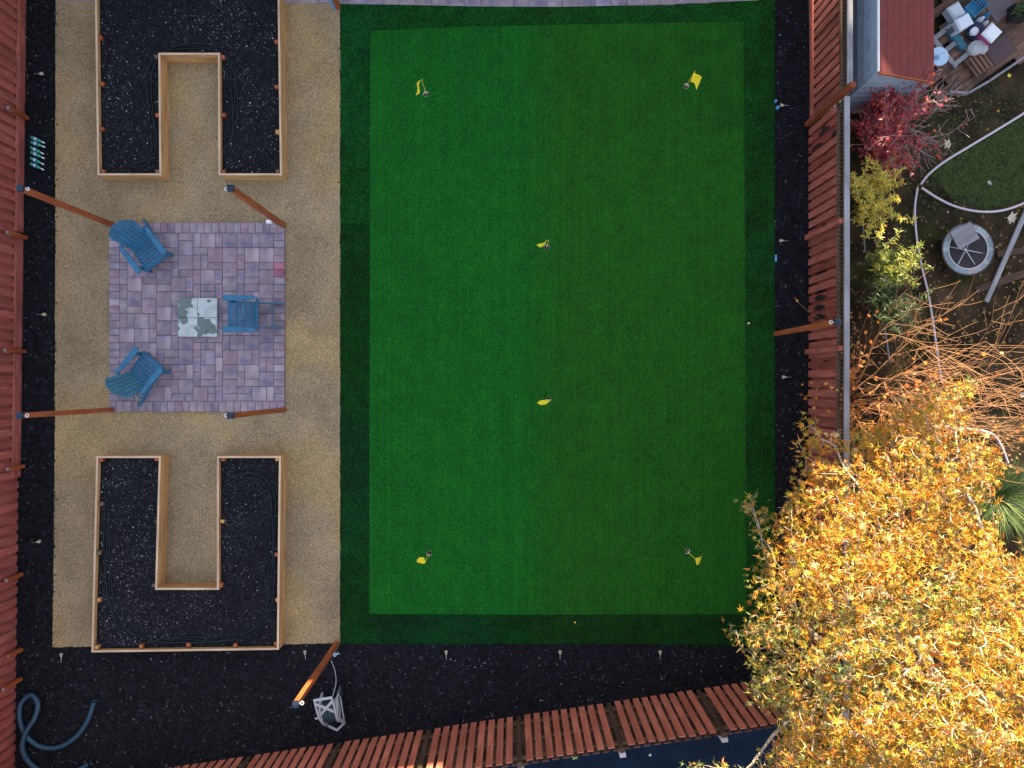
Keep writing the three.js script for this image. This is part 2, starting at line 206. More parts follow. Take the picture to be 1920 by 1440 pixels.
// ---------------------------------------------------------------- fences
function fenceFrame(name, label, a, b) { const d = b.clone().sub(a), t = thing(name, label, 'fence', a, Math.atan2(-d.z, d.x)); t.userData.len = undefined; delete t.userData.len; return [t, d.length()]; }
{ // left: overlapping red boards, kickboard at the foot, stub posts with brackets; local +z faces the yard
  const [t, L] = fenceFrame('board_fence', 'tall red stained board fence beside the gravel path', G(27, 1500), G(46, -70));
  const front = [0, 1, 2, 3].map(() => box(0.15, 1.8, 0.02, 1)), back = [0, 1, 2].map(() => box(0.15, 1.78, 0.018, 1)), n = Math.ceil(L / 0.232);
  for (let i = 0; i < n; i++) {
    const m = obj('board', pick(front), pick(mRed), t); m.position.set(i * 0.232, 0.9 + rr(-0.015, 0.015), rr(-0.004, 0.004)); m.rotation.y = rr(-0.02, 0.02);
    const k = obj('board', pick(back), pick(mRed), t); k.position.set(i * 0.232 + 0.116, 0.89, -0.03 - rr(0, 0.005));
  }
  const zOf = (py) => (G(27, 1500).z - (py - 720) * H / F);
  for (const [p0, p1] of [[438, -70], [655, 444], [895, 662]]) { const w = zOf(p1) - zOf(p0) - 0.03, m = obj('kickboard', box(w, 0.2, 0.035, 0), mRed[3], t); m.position.set((zOf(p0) + zOf(p1)) / 2, 0.1, 0.032 + rr(0, 0.012)); const s = obj('rail', box(w, 0.035, 0.045, 0), mRed[4], t); s.position.set((zOf(p0) + zOf(p1)) / 2, 0.219, 0.036); }
  for (const [py, h, lean, br] of [[222, 0.62, 0, 1], [446, 0.6, 0, 1], [659, 0.62, 0, 1], [874, 0.5, 0, 1], [1076, 0.5, 0, 1], [1217, 0.42, 0, 0], [1272, 0.55, 0, 1]]) {
    const m = obj('stub_post', box(0.075, h, 0.075, 1), pick(mPost), t); m.position.set(zOf(py), h / 2, 0.115);
    if (br) { const b = obj('bracket', [at(box(0.06, 0.012, 0.06), 0, h / 2 + 0.006, 0), at(box(0.01, 0.12, 0.06), -0.043, h / 2 - 0.06, 0), at(new THREE.CylinderGeometry(0.012, 0.012, 0.02, 8), 0, h / 2 + 0.02, 0)], mSteel, m); b.name = 'bracket'; }
  }
  for (const y of [0.45, 1.5]) { const r = obj('rail', box(L, 0.09, 0.04, 0), mRed[1], t); r.position.set(L / 2, y, -0.065); }
}
{ // right: weathered boards, pale lattice band and cap, taller post where the two runs meet
  const mk = (p0, p1, name, label) => {
    const [t, L] = fenceFrame(name, label, p0, p1), geo = [0, 1, 2, 3, 4].map(() => box(0.142, 1.36, 0.02, 1)), back = [0, 1].map(() => box(0.142, 1.34, 0.018, 1)), n = Math.floor(L / 0.205);
    for (let i = 0; i < n; i++) {
      const m = obj('board', pick(geo), pick(mRedW), t); m.position.set(0.1 + i * 0.205, 0.68 + rr(-0.012, 0.012), rr(-0.005, 0.005)); m.rotation.set(rr(-0.008, 0.008), rr(-0.05, 0.05), rr(-0.008, 0.008));
      const k = obj('board', pick(back), pick(mRedW), t); k.position.set(0.2 + i * 0.205, 0.67, -0.062);
    }
    const r = obj('rail', box(L, 0.06, 0.05, 0), mDeck[2], t); r.position.set(L / 2, 1.395, -0.005);
    const g = box(0.034, 0.26, 0.016, 1); for (let i = 0; i < L / 0.085 - 1; i++) { const s = obj('lattice_slat', g, mDark[1], t); s.position.set(0.05 + i * 0.085, 1.555, -0.012); }
    const bk = obj('rail', box(L, 0.05, 0.02, 0), mDark[0], t); bk.position.set(L / 2, 1.56, -0.032);
    const c = obj('cap_rail', box(L, 0.035, 0.105, 0), mGrey[0], t); c.position.set(L / 2, 1.704, -0.03);
    return [t, L];
  };
  const [t1] = mk(G(1522, -75), G(1522, 226), 'lattice_fence', 'weathered red board fence with grey cap beside the shed');
  const kb = obj('kickboard', box(3.5, 0.13, 0.03, 0), mRedW[2], t1); kb.position.set(1.78, 0.065, 0.03);
  const [t2] = mk(G(1517, 240), G(1516, 1290), 'lattice_fence', 'long weathered red board fence with grey cap below the yellow tree');
  for (const [py, h] of [[234, 2.12], [446, 1.66], [660, 1.66], [875, 1.66], [1090, 1.66]]) { const m = obj('post', box(0.1, h, 0.1, 1), py === 234 ? mPostOld : mRedW[4], t2); m.position.set((py - 240) * H / F, h / 2, 0.045); }
}
{ // near fence: spaced boards on dark backing, posts with pale tops on the far side
  const A = G(1381, 1282), B = G(480, 1416), u = B.clone().sub(A).normalize(), a = A.clone().addScaledVector(u, -1.56), b = A.clone().addScaledVector(u, 16);
  const [t, L] = fenceFrame('slatted_fence', 'salmon coloured fence of spaced boards along the pavement', a, b);
  const geo = [0, 1, 2, 3, 4].map(() => box(0.132, 1.88, 0.02, 1)), back = [0, 1, 2].map(() => box(0.14, 1.84, 0.018, 1)), pg = box(0.095, 1.94, 0.095, 1), cg = stone(0.13, 0.05, 0.13, 0.02, 0);
  const off = 0.42;
  for (let k = 0; off + k * 2 < L; k++) {
    const x0 = off + k * 2, p = obj('post', pg, mDark[0], t); p.position.set(x0, 0.97, -0.05);
    const cp = obj('post', box(0.12, 1.9, 0.09, 1), M({ color: [0.5, 0.44, 0.46], roughness: 0.9 }), t); cp.position.set(x0, 0.95, -0.165);
    for (let i = 0; i < 9; i++) { const x = x0 + 0.2 + i * 0.2; if (x > L) break; const m = obj('board', pick(geo), pick(mPink), t); m.position.set(x + rr(-0.004, 0.004), 0.94 + rr(-0.012, 0.012), rr(-0.003, 0.003)); m.rotation.z = rr(-0.004, 0.004); }
    for (let i = 0; i < 10; i++) { const x = x0 + 0.1 + i * 0.2; if (x > L) break; const m = obj('board', pick(back), mDeck[0], t); m.position.set(x, 0.92 + rr(-0.01, 0.01), -0.09); }
  }
  for (const y of [0.3, 1.0, 1.7]) { const r = obj('rail', box(L - 0.2, 0.09, 0.04, 0), mDeck[0], t); r.position.set(L / 2, y, -0.035); }
}

// ---------------------------------------------------------------- raised beds
const soilBedTex = tex(1024, 1024, (u, v, i, j) => { const a = fbm(u * 40, v * 40, 75, 3, 40), s = hsh(i >> 1, j >> 1, 76), s2 = hsh(i >> 1, j >> 1, 78); let k = 9 + a * 17 + s * s * 24; if (s2 > 0.988) k += 60 + 90 * hsh(i >> 1, j >> 1, 79); return [k * 0.96, k * 0.98, k * 1.1]; }); soilBedTex.repeat.set(1 / 3, 1 / 3);
const mSoil = MP({ specularIntensity: 0.25, map: soilBedTex, bumpMap: soilBedTex, bumpScale: 0.015, roughness: 1 }), BH = 0.38, TH = 0.042;
function offsetPoly(P, d) { const n = P.length; let ar = 0; for (let i = 0; i < n; i++) { const a = P[i], b = P[(i + 1) % n]; ar += a[0] * b[1] - b[0] * a[1]; } const s = ar > 0 ? 1 : -1; return P.map((p, i) => { const a = P[(i + n - 1) % n], b = P[(i + 1) % n], e = (q, r) => { const L = Math.hypot(r[0] - q[0], r[1] - q[1]); return [-(r[1] - q[1]) / L * s, (r[0] - q[0]) / L * s]; }, n1 = e(a, p), n2 = e(p, b), k = 1 + n1[0] * n2[0] + n1[1] * n2[1]; return [p[0] + (n1[0] + n2[0]) / k * d, p[1] + (n1[1] + n2[1]) / k * d]; }); }
function raisedBed(label, px, stakes, soilLabel, tubePx, tubeLabel, white, gritLabel) {
  const P = px.map(([x, y]) => { const p = G(x, y, BH); return [p.x, p.z]; }), c = P[1], t = thing('raised_bed', label, 'planter', V(c[0], 0.012, c[1])), L = P.map(([x, z]) => [x - c[0], z - c[1]]), I = offsetPoly(L, TH), n = L.length;
  for (let i = 0; i < n; i++) {
    const j = (i + 1) % n, q = [L[i], L[j], I[j], I[i]], cx = q.reduce((s, p) => s + p[0], 0) / 4, cz = q.reduce((s, p) => s + p[1], 0) / 4, s = q.map(([x, z]) => [cx + (x - cx) * 0.9996, cz + (z - cz) * 0.9996]);
    obj('plank', quadPrism(s, 0, 0.183, R() * 5), pick(mBed), t); obj('plank', quadPrism(s, 0.187, BH - 0.012, R() * 5), pick(mBed), t); obj('plank', quadPrism(s.map(([x, z]) => [cx + (x - cx) * 1.0004, cz + (z - cz) * 1.0004]), BH - 0.012, BH, R() * 5), pick(mBedGrey), t).name = 'top_strip';
  }
  for (const [x, y] of stakes) { const p = G(x, y, BH), m = obj('stake', box(0.075 + rr(-0.01, 0.01), 0.3, 0.075 + rr(-0.01, 0.01), 1), pick([mPost[0], mPost[1], mBed[1], mDeck[2]]), t); m.position.set(p.x - c[0], BH - 0.165 + rr(-0.02, 0.02), p.z - c[1]); m.rotation.y = rr(-0.15, 0.15); }
  const inner = offsetPoly(P, TH + 0.003), geo = sheet(inner, 0.29); struct(obj('bed_soil', geo, mSoil), soilLabel, 'soil');
  const xs = inner.map((p) => p[0]), zs = inner.map((p) => p[1]), list = [], safe = offsetPoly(P, TH + 0.03);
  while (list.length < white) { const x = rr(Math.min(...xs), Math.max(...xs)), z = rr(Math.max(-8.6, Math.min(...zs)), Math.max(...zs)); if (!inPoly(x, z, safe)) continue; const cl = noise(x * 1.3, z * 1.3, 91); if (R() > cl * 1.3) continue; const k = R() < 0.22 ? rr(0.25, 0.6) : rr(0.03, 0.15); list.push([V(x, 0.293, z), E(rr(0, 6), rr(0, 6), 0), rr(0.4, 1.15) * (R() < 0.08 ? 1.6 : 1), [k * 0.95, k, k * 1.05]]); }
  stuff(inst('soil_grit', new THREE.IcosahedronGeometry(0.0085, 0), M({ roughness: 0.8 }), list), gritLabel, 'grit');
  const d = thing('drip_line', tubeLabel, 'hose', G(...tubePx[0], 0.3)), o = d.position;
  [-0.05, -0.015, 0.022, 0.055].forEach((w, k) => {
    const pts = tubePx.map(([x, y], i) => { const p = G(x, y, 0.3), a = G(...tubePx[Math.max(0, i - 1)], 0.3), b = G(...tubePx[Math.min(tubePx.length - 1, i + 1)], 0.3), tx = b.x - a.x, tz = b.z - a.z, l = Math.hypot(tx, tz), ww = w + Math.sin(i * 1.7 + k * 2) * 0.03; return V(p.x - tz / l * ww - o.x, 0.004 + k * 0.004, p.z + tx / l * ww - o.z); });
    obj('tubing', tube(pts, 0.011, pts.length * 6, 5), mBlackPipe, d);
  });
}
raisedBed('U shaped timber raised bed open towards the patio from the paved walk', [[178, -38], [183, 329], [303, 329], [301, 103], [409, 103], [410, 329], [529, 329], [524, -38]],
  [[187, 70], [190, 156], [190, 241], [192, 321], [295, 321], [294, 215], [293, 106], [417, 106], [418, 215], [418, 322], [520, 321], [520, 247], [518, 162], [518, 78]], 'dark soil inside the bed reaching the paved walk', [[243, 311], [272, 302], [289, 280], [289, 240], [281, 200], [277, 160], [286, 122], [305, 98], [340, 86], [378, 86], [412, 97], [434, 122], [441, 165], [442, 215], [438, 255], [424, 283]], 'looped black drip tubing on the soil of the bed reaching the paved walk', 2600, 'pale grit flecks scattered over soil of the bed reaching the paved walk');
raisedBed('U shaped timber raised bed standing at the edge of the black mulch', [[181, 855], [172, 1223], [523, 1218], [527, 855], [407, 855], [407, 1102], [295, 1102], [302, 855]],
  [[189, 862], [189, 945], [186, 1036], [184, 1126], [181, 1214], [264, 1212], [352, 1210], [440, 1211], [516, 1208], [520, 1125], [518, 1040], [519, 861], [418, 861], [416, 978], [414, 1097], [289, 1098], [292, 978], [294, 861]], 'dark soil inside the bed by the black mulch', [[203, 935], [203, 1000], [203, 1070], [209, 1135], [232, 1178], [275, 1197], [345, 1200], [420, 1199], [474, 1181], [504, 1138], [511, 1070], [511, 990], [508, 930], [494, 900], [468, 888], [442, 896]], 'looped black drip tubing on the soil of the bed by the mulch', 3200, 'pale grit flecks scattered over soil of the bed by the mulch');

// ---------------------------------------------------------------- string light posts
function lightPost(px, py, label, side, extra) {
  const t = thing('light_post', label, 'post', G(px, py), 0, 'string light posts'), h = 3.0, w = 0.095;
  obj('shaft', at(box(w, h, w, 1), 0, h / 2, 0), mPost[0], t);
  const cap = obj('cap', [at(box(w + 0.022, 0.05, w + 0.022), 0, h - 0.012, 0), at(new THREE.ConeGeometry((w + 0.022) * 0.707, 0.06, 4).rotateY(Math.PI / 4), 0, h + 0.043, 0)], mCap, t); cap.name = 'cap';
  const k = new THREE.TorusGeometry(0.028, 0.008, 8, 18); if (side[1] === 0) k.rotateX(Math.PI / 2.4); else k.rotateX(Math.PI / 2.4);
  obj('eye_hook', [k.translate(side[0] * (w / 2 + 0.05), h - 0.06, side[1] * (w / 2 + 0.05)), bar(V(side[0] * w / 2, h - 0.06, side[1] * w / 2), V(side[0] * (w / 2 + 0.03), h - 0.06, side[1] * (w / 2 + 0.03)), 0.008)], mWhite, t);
  extra?.(t, w); return t;
}
lightPost(214, 423, 'string light post at the patio corner behind a blue chair, towards the red fence', [1, 0]);
lightPost(533, 423, 'string light post with a small outlet box at the patio corner', [-1, 0], (t, w) => { const b = obj('outlet_box', at(box(0.09, 0.12, 0.06), -0.01, 0.95, w / 2 + 0.09), mWhite, t); obj('conduit', [bar(V(-0.01, 0, w / 2 + 0.02), V(-0.01, 0.9, w / 2 + 0.05), 0.012)], mSteel, t); b.name = 'outlet_box'; });
lightPost(213, 768, 'string light post at the patio corner near the fence and the mulch side bed', [1, 0]);
lightPost(533, 768, 'string light post at the patio corner opposite the fence, near the mulch side bed', [-1, 0]);
lightPost(632, 1206, 'string light post with a brass tap where gravel, turf and mulch meet', [1, 0], (t, w) => {
  obj('pipe', [bar(V(w / 2 + 0.015, 0, 0.02), V(w / 2 + 0.015, 0.55, 0.02), 0.013)], mSteel, t);
  obj('tap', [at(new THREE.SphereGeometry(0.03, 10, 8), w / 2 + 0.03, 0.57, 0.02), bar(V(w / 2 + 0.03, 0.57, 0.02), V(w / 2 + 0.13, 0.55, 0.02), 0.016), bar(V(w / 2 + 0.11, 0.56, 0.02), V(w / 2 + 0.12, 0.48, 0.05), 0.016), at(new THREE.TorusGeometry(0.03, 0.009, 6, 14).rotateX(Math.PI / 2), w / 2 + 0.06, 0.63, 0.02), bar(V(w / 2 + 0.06, 0.57, 0.02), V(w / 2 + 0.06, 0.64, 0.02), 0.008)], M({ color: [0.45, 0.6, 0.75], metalness: 0.4, roughness: 0.35 }), t);
});
lightPost(1454, 626, 'string light post leaning over the lattice fence at the turf edge', [-1, 0]);
lightPost(635, 14, 'string light post with blue pipes at the corner of turf and walk', [1, 0], (t, w) => { for (const x of [-0.075, -0.115]) obj('pipe', [bar(V(x, 0, 0.04), V(x, 1.2, 0.04), 0.016)], M({ color: [0.12, 0.4, 0.62], roughness: 0.4 }), t); });

// ---------------------------------------------------------------- golf cups and flags
const mFlag = MP({ color: [0.98, 0.8, 0.025], roughness: 0.8, transmission: 0.12, thickness: 0 }), mPole = M({ color: [0.85, 0.68, 0.12], roughness: 0.4 }), mCup = M({ color: [0.88, 0.89, 0.9], roughness: 0.4 }), mHole = M({ color: [0.01, 0.01, 0.01] });
const flagLabels = ['yellow golf flag in the hole nearest the gravel and the paved walk', 'yellow golf flag in the hole nearest the paved walk and the lattice fence', 'yellow golf flag in the middle hole towards the paved walk', 'yellow golf flag drooping right over its hole in mid green', 'yellow golf flag in the hole nearest the tap post', 'yellow golf flag in the hole nearest the yellow tree'];
CUPS.forEach((c, i) => {
  const p = G(c[0], c[1]), t = thing('golf_flag', flagLabels[i], 'golf flag', V(p.x, -0.1, p.z), 0, 'flags on the putting green');
  const cup = obj('cup', new THREE.LatheGeometry([[0.0595, 0], [0.0595, 0.127], [0.0568, 0.127], [0.0568, 0.004]].map(([x, y]) => new THREE.Vector2(x, y)), 24), mCup, t); obj('bottom', at(new THREE.CylinderGeometry(0.0585, 0.0585, 0.012, 20), 0, 0.045, 0), mHole, cup);
  obj('pole', bar(V(0, 0.01, 0), V(0.0, 0.86, 0), 0.0075, 0.0075, 8), mPole, t);
  const a = c[2], dx = Math.cos(a), dz = Math.sin(a), g = new THREE.PlaneGeometry(1, 1, 10, 8), q = g.attributes.position;
  for (let k = 0; k < q.count; k++) { const u = q.getX(k) + 0.5, v = 0.5 - q.getY(k), sw = 0.11 * v + 0.03 * Math.sin(u * 4 + v * 2 + i), l = 0.2 * u; q.setXYZ(k, dx * l - dz * sw + (i === 3 ? -0.03 * u : 0), 0.855 - v * 0.17 - 0.14 * u * u - 0.03 * u, dz * l + dx * sw + 0.05 * v); }
  g.computeVertexNormals(); obj('flag', g, mFlag, t);
});

// ---------------------------------------------------------------- patio chairs and slab block
const chairTex = tex(512, 512, (u, v, i, j) => { const a = fbm(u * 8, v * 8, 85, 4, 8), s = hsh(i >> 1, j >> 1, 86), k = 0.95 + (a - 0.5) * 0.3 + (s - 0.5) * 0.22; return [44 * k, 108 * k, 144 * k]; });
const mChair = M({ map: chairTex, roughness: 0.65 }), mChairW = mChair, mChairPale = M({ map: chairTex, color: [1.9, 1.25, 1.0], roughness: 0.65 });  // mChairPale: same map with a paler, greyer tint, for one backrest
function extr(pts, d) { const s = new THREE.Shape(pts.map(([x, y]) => new THREE.Vector2(x, y))); return new THREE.ExtrudeGeometry(s, { depth: d, bevelEnabled: true, bevelSize: 0.004, bevelThickness: 0.004, bevelSegments: 1, curveSegments: 6 }); }
function chair(p, turn, label, backMat) {
  const t = thing('adirondack_chair', label, 'chair', p, turn, 'blue slatted chairs on the patio');
  const y = (z) => 0.325 + z * 0.2;                      // seat surface, front at +z
  for (let i = 0; i < 6; i++) { const z = 0.24 - i * 0.09, m = obj('seat_slat', box(0.53, 0.02, 0.07, 0), mChair, t); m.position.set(0, y(z), z); m.rotation.x = -0.2; }
  const ap = obj('front_apron', box(0.57, 0.085, 0.02, 0), mChair, t); ap.position.set(0, 0.335, 0.292);
  for (const s of [-1, 1]) {
    const st = extr([[0.3, 0.29], [0.3, 0.37], [-0.2, 0.28], [-0.8, 0.07], [-0.8, 0.012], [-0.62, 0.012], [-0.2, 0.19]], 0.02); st.rotateY(-Math.PI / 2); st.translate(s * 0.268 + 0.01, 0, 0); obj('stringer', st, mChair, t);
    const lg = obj('leg', box(0.024, 0.545, 0.09, 1), mChair, t); lg.position.set(s * 0.3, 0.2725, 0.21);
    const A = []; for (let k = 0; k <= 8; k++) { const a = Math.PI * k / 8; A.push([Math.cos(a) * 0.056, 0.29 + Math.sin(a) * 0.05]); } A.push([-0.05, -0.28], [-0.03, -0.35], [0.02, -0.35], [0.056, -0.1]);
    const ar = extr(A.map(([x, z]) => [-x * s, z]), 0.022); ar.rotateX(Math.PI / 2); ar.translate(s * 0.335, 0.585, 0); obj('armrest', ar, mChairW, t);
    const br = obj('arm_bracket', box(0.02, 0.2, 0.06, 1), mChair, t); br.position.set(s * 0.325, 0.46, 0.2);
  }
  const cb = obj('crossbar', box(0.53, 0.03, 0.02, 0), mChairW, t); cb.position.set(0, 0.17, -0.58);
  const rc = 0.43, bk = new THREE.Group(); bk.name = 'backrest'; bk.position.set(0, 0.26, -0.235); bk.rotation.x = -rc; t.add(bk);
  for (let i = 0; i < 6; i++) {
    const sB = (i - 2.5) * 0.08, sT = (i - 2.5) * 0.105, wB = 0.0325, wT = 0.0435, top = (s) => 0.5 + Math.sqrt(Math.max(0.004, 0.33 * 0.33 - s * s)), P = [[sB + wB, 0], [sT + wT, top(sT + wT)]]; for (const f of [0.5, 0, -0.5]) P.push([sT + wT * f, top(sT + wT * f)]); P.push([sT - wT, top(sT - wT)], [sB - wB, 0]);
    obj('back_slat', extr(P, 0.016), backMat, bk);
  }
  for (const yy of [0.2, 0.52]) { const r = obj('back_rail', box(0.56 - (yy > 0.4 ? 0 : 0.08), 0.07, 0.022, 0), mChair, bk); r.position.set(0, yy, -0.018); }
  const rs = obj('arm_rail', box(0.72, 0.06, 0.022, 0), mChair, t); rs.position.set(0, 0.53, -0.375);
  return t;
}
const CY = 0.052;
const cA = G(268, 470, 0.62), cB = G(262, 694, 0.62), cC = G(447, 588, 0.62);
chair(V(cA.x, CY, cA.z), Math.atan2(0.6, 0.8), 'blue wooden chair with rounded back by the patio corner post', mChair);
chair(V(cB.x, CY, cB.z), Math.atan2(0.64, -0.77), 'blue wooden chair with pale back slats near the gravel edge', mChairPale);
chair(V(cC.x, CY, cC.z), -Math.PI / 2, 'blue wooden chair facing the slab block, alone on its side', mChair);
{
  const slabTex = (q) => tex(256, 256, (u, v, i, j) => {
    const blobs = [[[0.35, 0.2, 0.42], [0.15, 0.75, 0.35]], [[0.7, 0.22, 0.06], [0.55, 0.15, 0.05], [0.02, 0.85, 0.12]], [[0.05, 0.62, 0.07], [0.95, 0.6, 0.1], [0.25, 0.1, 0.25]], [[0.45, 0.45, 0.4], [0.8, 0.7, 0.2], [0.1, 0.2, 0.3], [0.12, 0.8, 0.18]]][q];
    let m = -1; for (const [x, y, r] of blobs) m = Math.max(m, r - Math.hypot(u - x, v - y)); m += (fbm(u * 7, v * 7, 95 + q, 3) - 0.5) * 0.3;
    const k = smooth(0, 0.03, m), n = 0.92 + (hsh(i >> 1, j >> 1, 97) - 0.5) * 0.16 + (fbm(u * 4, v * 4, 98, 3) - 0.5) * 0.2; return [mix(190, 108, k) * n, mix(198, 124, k) * n, mix(200, 120, k) * n];
  });
  const a = G(334, 559, 0.14), b = G(407, 631, 0.14), t = thing('slab_block', 'square block of four weathered pale concrete slabs with grey stains', 'slab table', V((a.x + b.x) / 2, CY - 0.002, (a.z + b.z) / 2)), w = (b.x - a.x) / 2;
  obj('base', at(box(w * 2 - 0.06, 0.05, w * 2 - 0.06), 0, 0.025, 0), M({ color: [0.12, 0.12, 0.12] }), t);
  for (let q = 0; q < 4; q++) { const g = stone(w - 0.008, 0.045, w - 0.008, 0.004, 0), P = g.attributes.position, U = g.attributes.uv; for (let i = 0; i < P.count; i++) U.setXY(i, P.getX(i) / w + 0.5, P.getZ(i) / w + 0.5); const m = obj('slab', g, M({ map: slabTex(q), roughness: 0.8 }), t); m.position.set((q % 2 - 0.5) * w, 0.05, (q >> 1) * w - w / 2); }
}

// ---------------------------------------------------------------- bottles, path lights, pipe, hose reel
{
  const g = new THREE.LatheGeometry([[0.001, 0.02], [0.026, 0.0], [0.037, 0.006], [0.037, 0.18], [0.03, 0.215], [0.015, 0.245], [0.0145, 0.262]].map(([x, y]) => new THREE.Vector2(x, y)), 16), n = new THREE.LatheGeometry([[0.016, 0.262], [0.016, 0.33], [0.001, 0.332]].map(([x, y]) => new THREE.Vector2(x, y)), 12), lb = new THREE.CylinderGeometry(0.0378, 0.0378, 0.055, 16, 1, true);
  const mG = MP({ color: [0.02, 0.3, 0.22], roughness: 0.12, clearcoat: 1 }), mN = M({ color: [0.7, 0.78, 0.74], roughness: 0.4 });
  [[62, 259], [62, 268], [61, 278], [62, 287], [61, 298], [61, 308]].forEach(([x, y], i) => {
    const t = thing('green_bottle', 'green glass bottle with pale neck in a row lying on black mulch', 'bottle', G(x, y).setY(0.052), 0, 'row of bottles on the mulch'); t.rotation.set(0, -0.42 + rr(-0.06, 0.06), -Math.PI / 2 + 0.05);
    obj('body', g, mG, t); obj('neck', n, mN, t); obj('label_band', at(lb.clone(), 0, 0.11, 0), M({ color: [0.5, 0.6, 0.85] }), t);
  });
  const spots = [[83, 140, -1, 0, 'opposite the bed soil near the paved walk'], [88, 590, -1, 0, 'by the gravel edge level with the patio'], [78, 1014, -1, 0.2, 'by the gravel beside the mulch side bed'], [118, 1224, -0.1, 1, 'off the gravel corner beside the corrugated pipe side'], [573, 1219, 0.05, 1, 'between the raised bed and the tap post'], [837, 1219, 0, 1, 'first along the turf from the tap post'], [1050, 1219, 0, 1, 'second along the turf from the tap post'], [1237, 1219, 0, 1, 'third along the turf from the tap post'], [1462, 199, 1, 0, 'by the turf edge next to blue sprinkler fittings'], [1461, 452, 1, 0, 'by the turf edge across from the yellow shrubs'], [1466, 707, 1, 0, 'by the turf edge past the leaning post']];
  const head = [[0.052, 0.03, 0.34], [0.04, 0.03, 0.30], [0.03, 0.03, 0.265]];
  for (const [x, y, dx, dz, w] of spots) {
    const t = thing('path_light', 'small brass tiered path light tipped over ' + w, 'path light', G(x, y).setY(0.03), 0, 'path lights in the mulch'), d = V(dx, -0.1, dz).normalize(), q = new THREE.Quaternion().setFromUnitVectors(V(0, 1, 0), d.clone().negate()), gr = [];
    for (const [r, hh, yy] of head) gr.push(at(new THREE.CylinderGeometry(r * 0.8, r, hh * 0.7, 14), 0, yy - 0.34, 0));
    const hd = obj('head', gr, mBrass, t), st = obj('stake', [at(new THREE.CylinderGeometry(0.013, 0.005, 0.17, 8), 0, -0.17, 0)], mSteel, t); hd.quaternion.copy(q); st.quaternion.copy(q); hd.position.y = st.position.y = 0.03; t.scale.setScalar(0.8);
    if (R() < 0.7) { const e = V(-dx * 0.02 + (Math.abs(dz) > 0.5 ? 0.22 : 0.12), 0, -dz * 0.1 + (Math.abs(dx) > 0.5 ? 0.14 : -0.12)); obj('cable', tube([V(0, 0.01, 0), V(e.x * 0.5, 0.0, e.z * 0.45), V(e.x, -0.008, e.z)], 0.006, 12, 5), mBlackPipe, t); }
  }
  for (const [x, y, l] of [[1453, 191, 'smaller'], [1457, 203, 'larger']]) tag(obj('sprinkler_fitting', [new THREE.CylinderGeometry(0.035, 0.04, 0.06, 12), at(new THREE.CylinderGeometry(0.02, 0.03, 0.03, 12), 0, 0.04, 0)].map((g) => g.scale(l === 'smaller' ? 0.7 : 1, 1, 1)), M({ color: [0.1, 0.35, 0.65], roughness: 0.4 })), l + ' blue sprinkler fitting at the turf edge', 'sprinkler').position.copy(G(x, y).setY(0.03));
  tag(obj('irrigation_marker', [new THREE.CylinderGeometry(0.02, 0.02, 0.14, 8).rotateX(Math.PI / 2), at(new THREE.CylinderGeometry(0.026, 0.026, 0.03, 8).rotateX(Math.PI / 2), 0, 0, 0.06)], M({ color: [0.1, 0.35, 0.65], roughness: 0.4 })), 'short blue pipe end lying along the turf edge', 'pipe').position.copy(G(1454, 484).setY(0.03));
  // corrugated drain pipe
  const path = [[177, 1315], [164, 1352], [140, 1384], [105, 1402], [72, 1398], [48, 1377], [37, 1345], [40, 1318], [58, 1303], [75, 1316], [72, 1340], [54, 1370], [46, 1400], [54, 1428], [78, 1446], [110, 1450], [140, 1446], [168, 1432]].map(([x, y], i) => G(x, y, 0.07).setY(i > 8 && i < 13 ? 0.07 + 0.11 * Math.sin((i - 8) / 5 * Math.PI) : 0.07));
  const cv = new THREE.CatmullRomCurve3(path), tg = new THREE.TubeGeometry(cv, 420, 0.052, 12), tp = tg.attributes.position; { const n = 13, c = V(0, 0, 0); for (let i = 0; i <= 420; i++) { c.copy(cv.getPointAt(i / 420)); const k = 1 + (i % 3 === 0 ? 0.12 : -0.06); for (let j = 0; j < n; j++) { const q = i * n + j; tp.setXYZ(q, c.x + (tp.getX(q) - c.x) * k, c.y + (tp.getY(q) - c.y) * k, c.z + (tp.getZ(q) - c.z) * k); } } tg.computeVertexNormals(); }
  tag(obj('drain_pipe', tg, M({ color: [0.014, 0.06, 0.1], roughness: 0.45 })), 'looped dark blue corrugated drain pipe lying on the mulch', 'pipe');
}
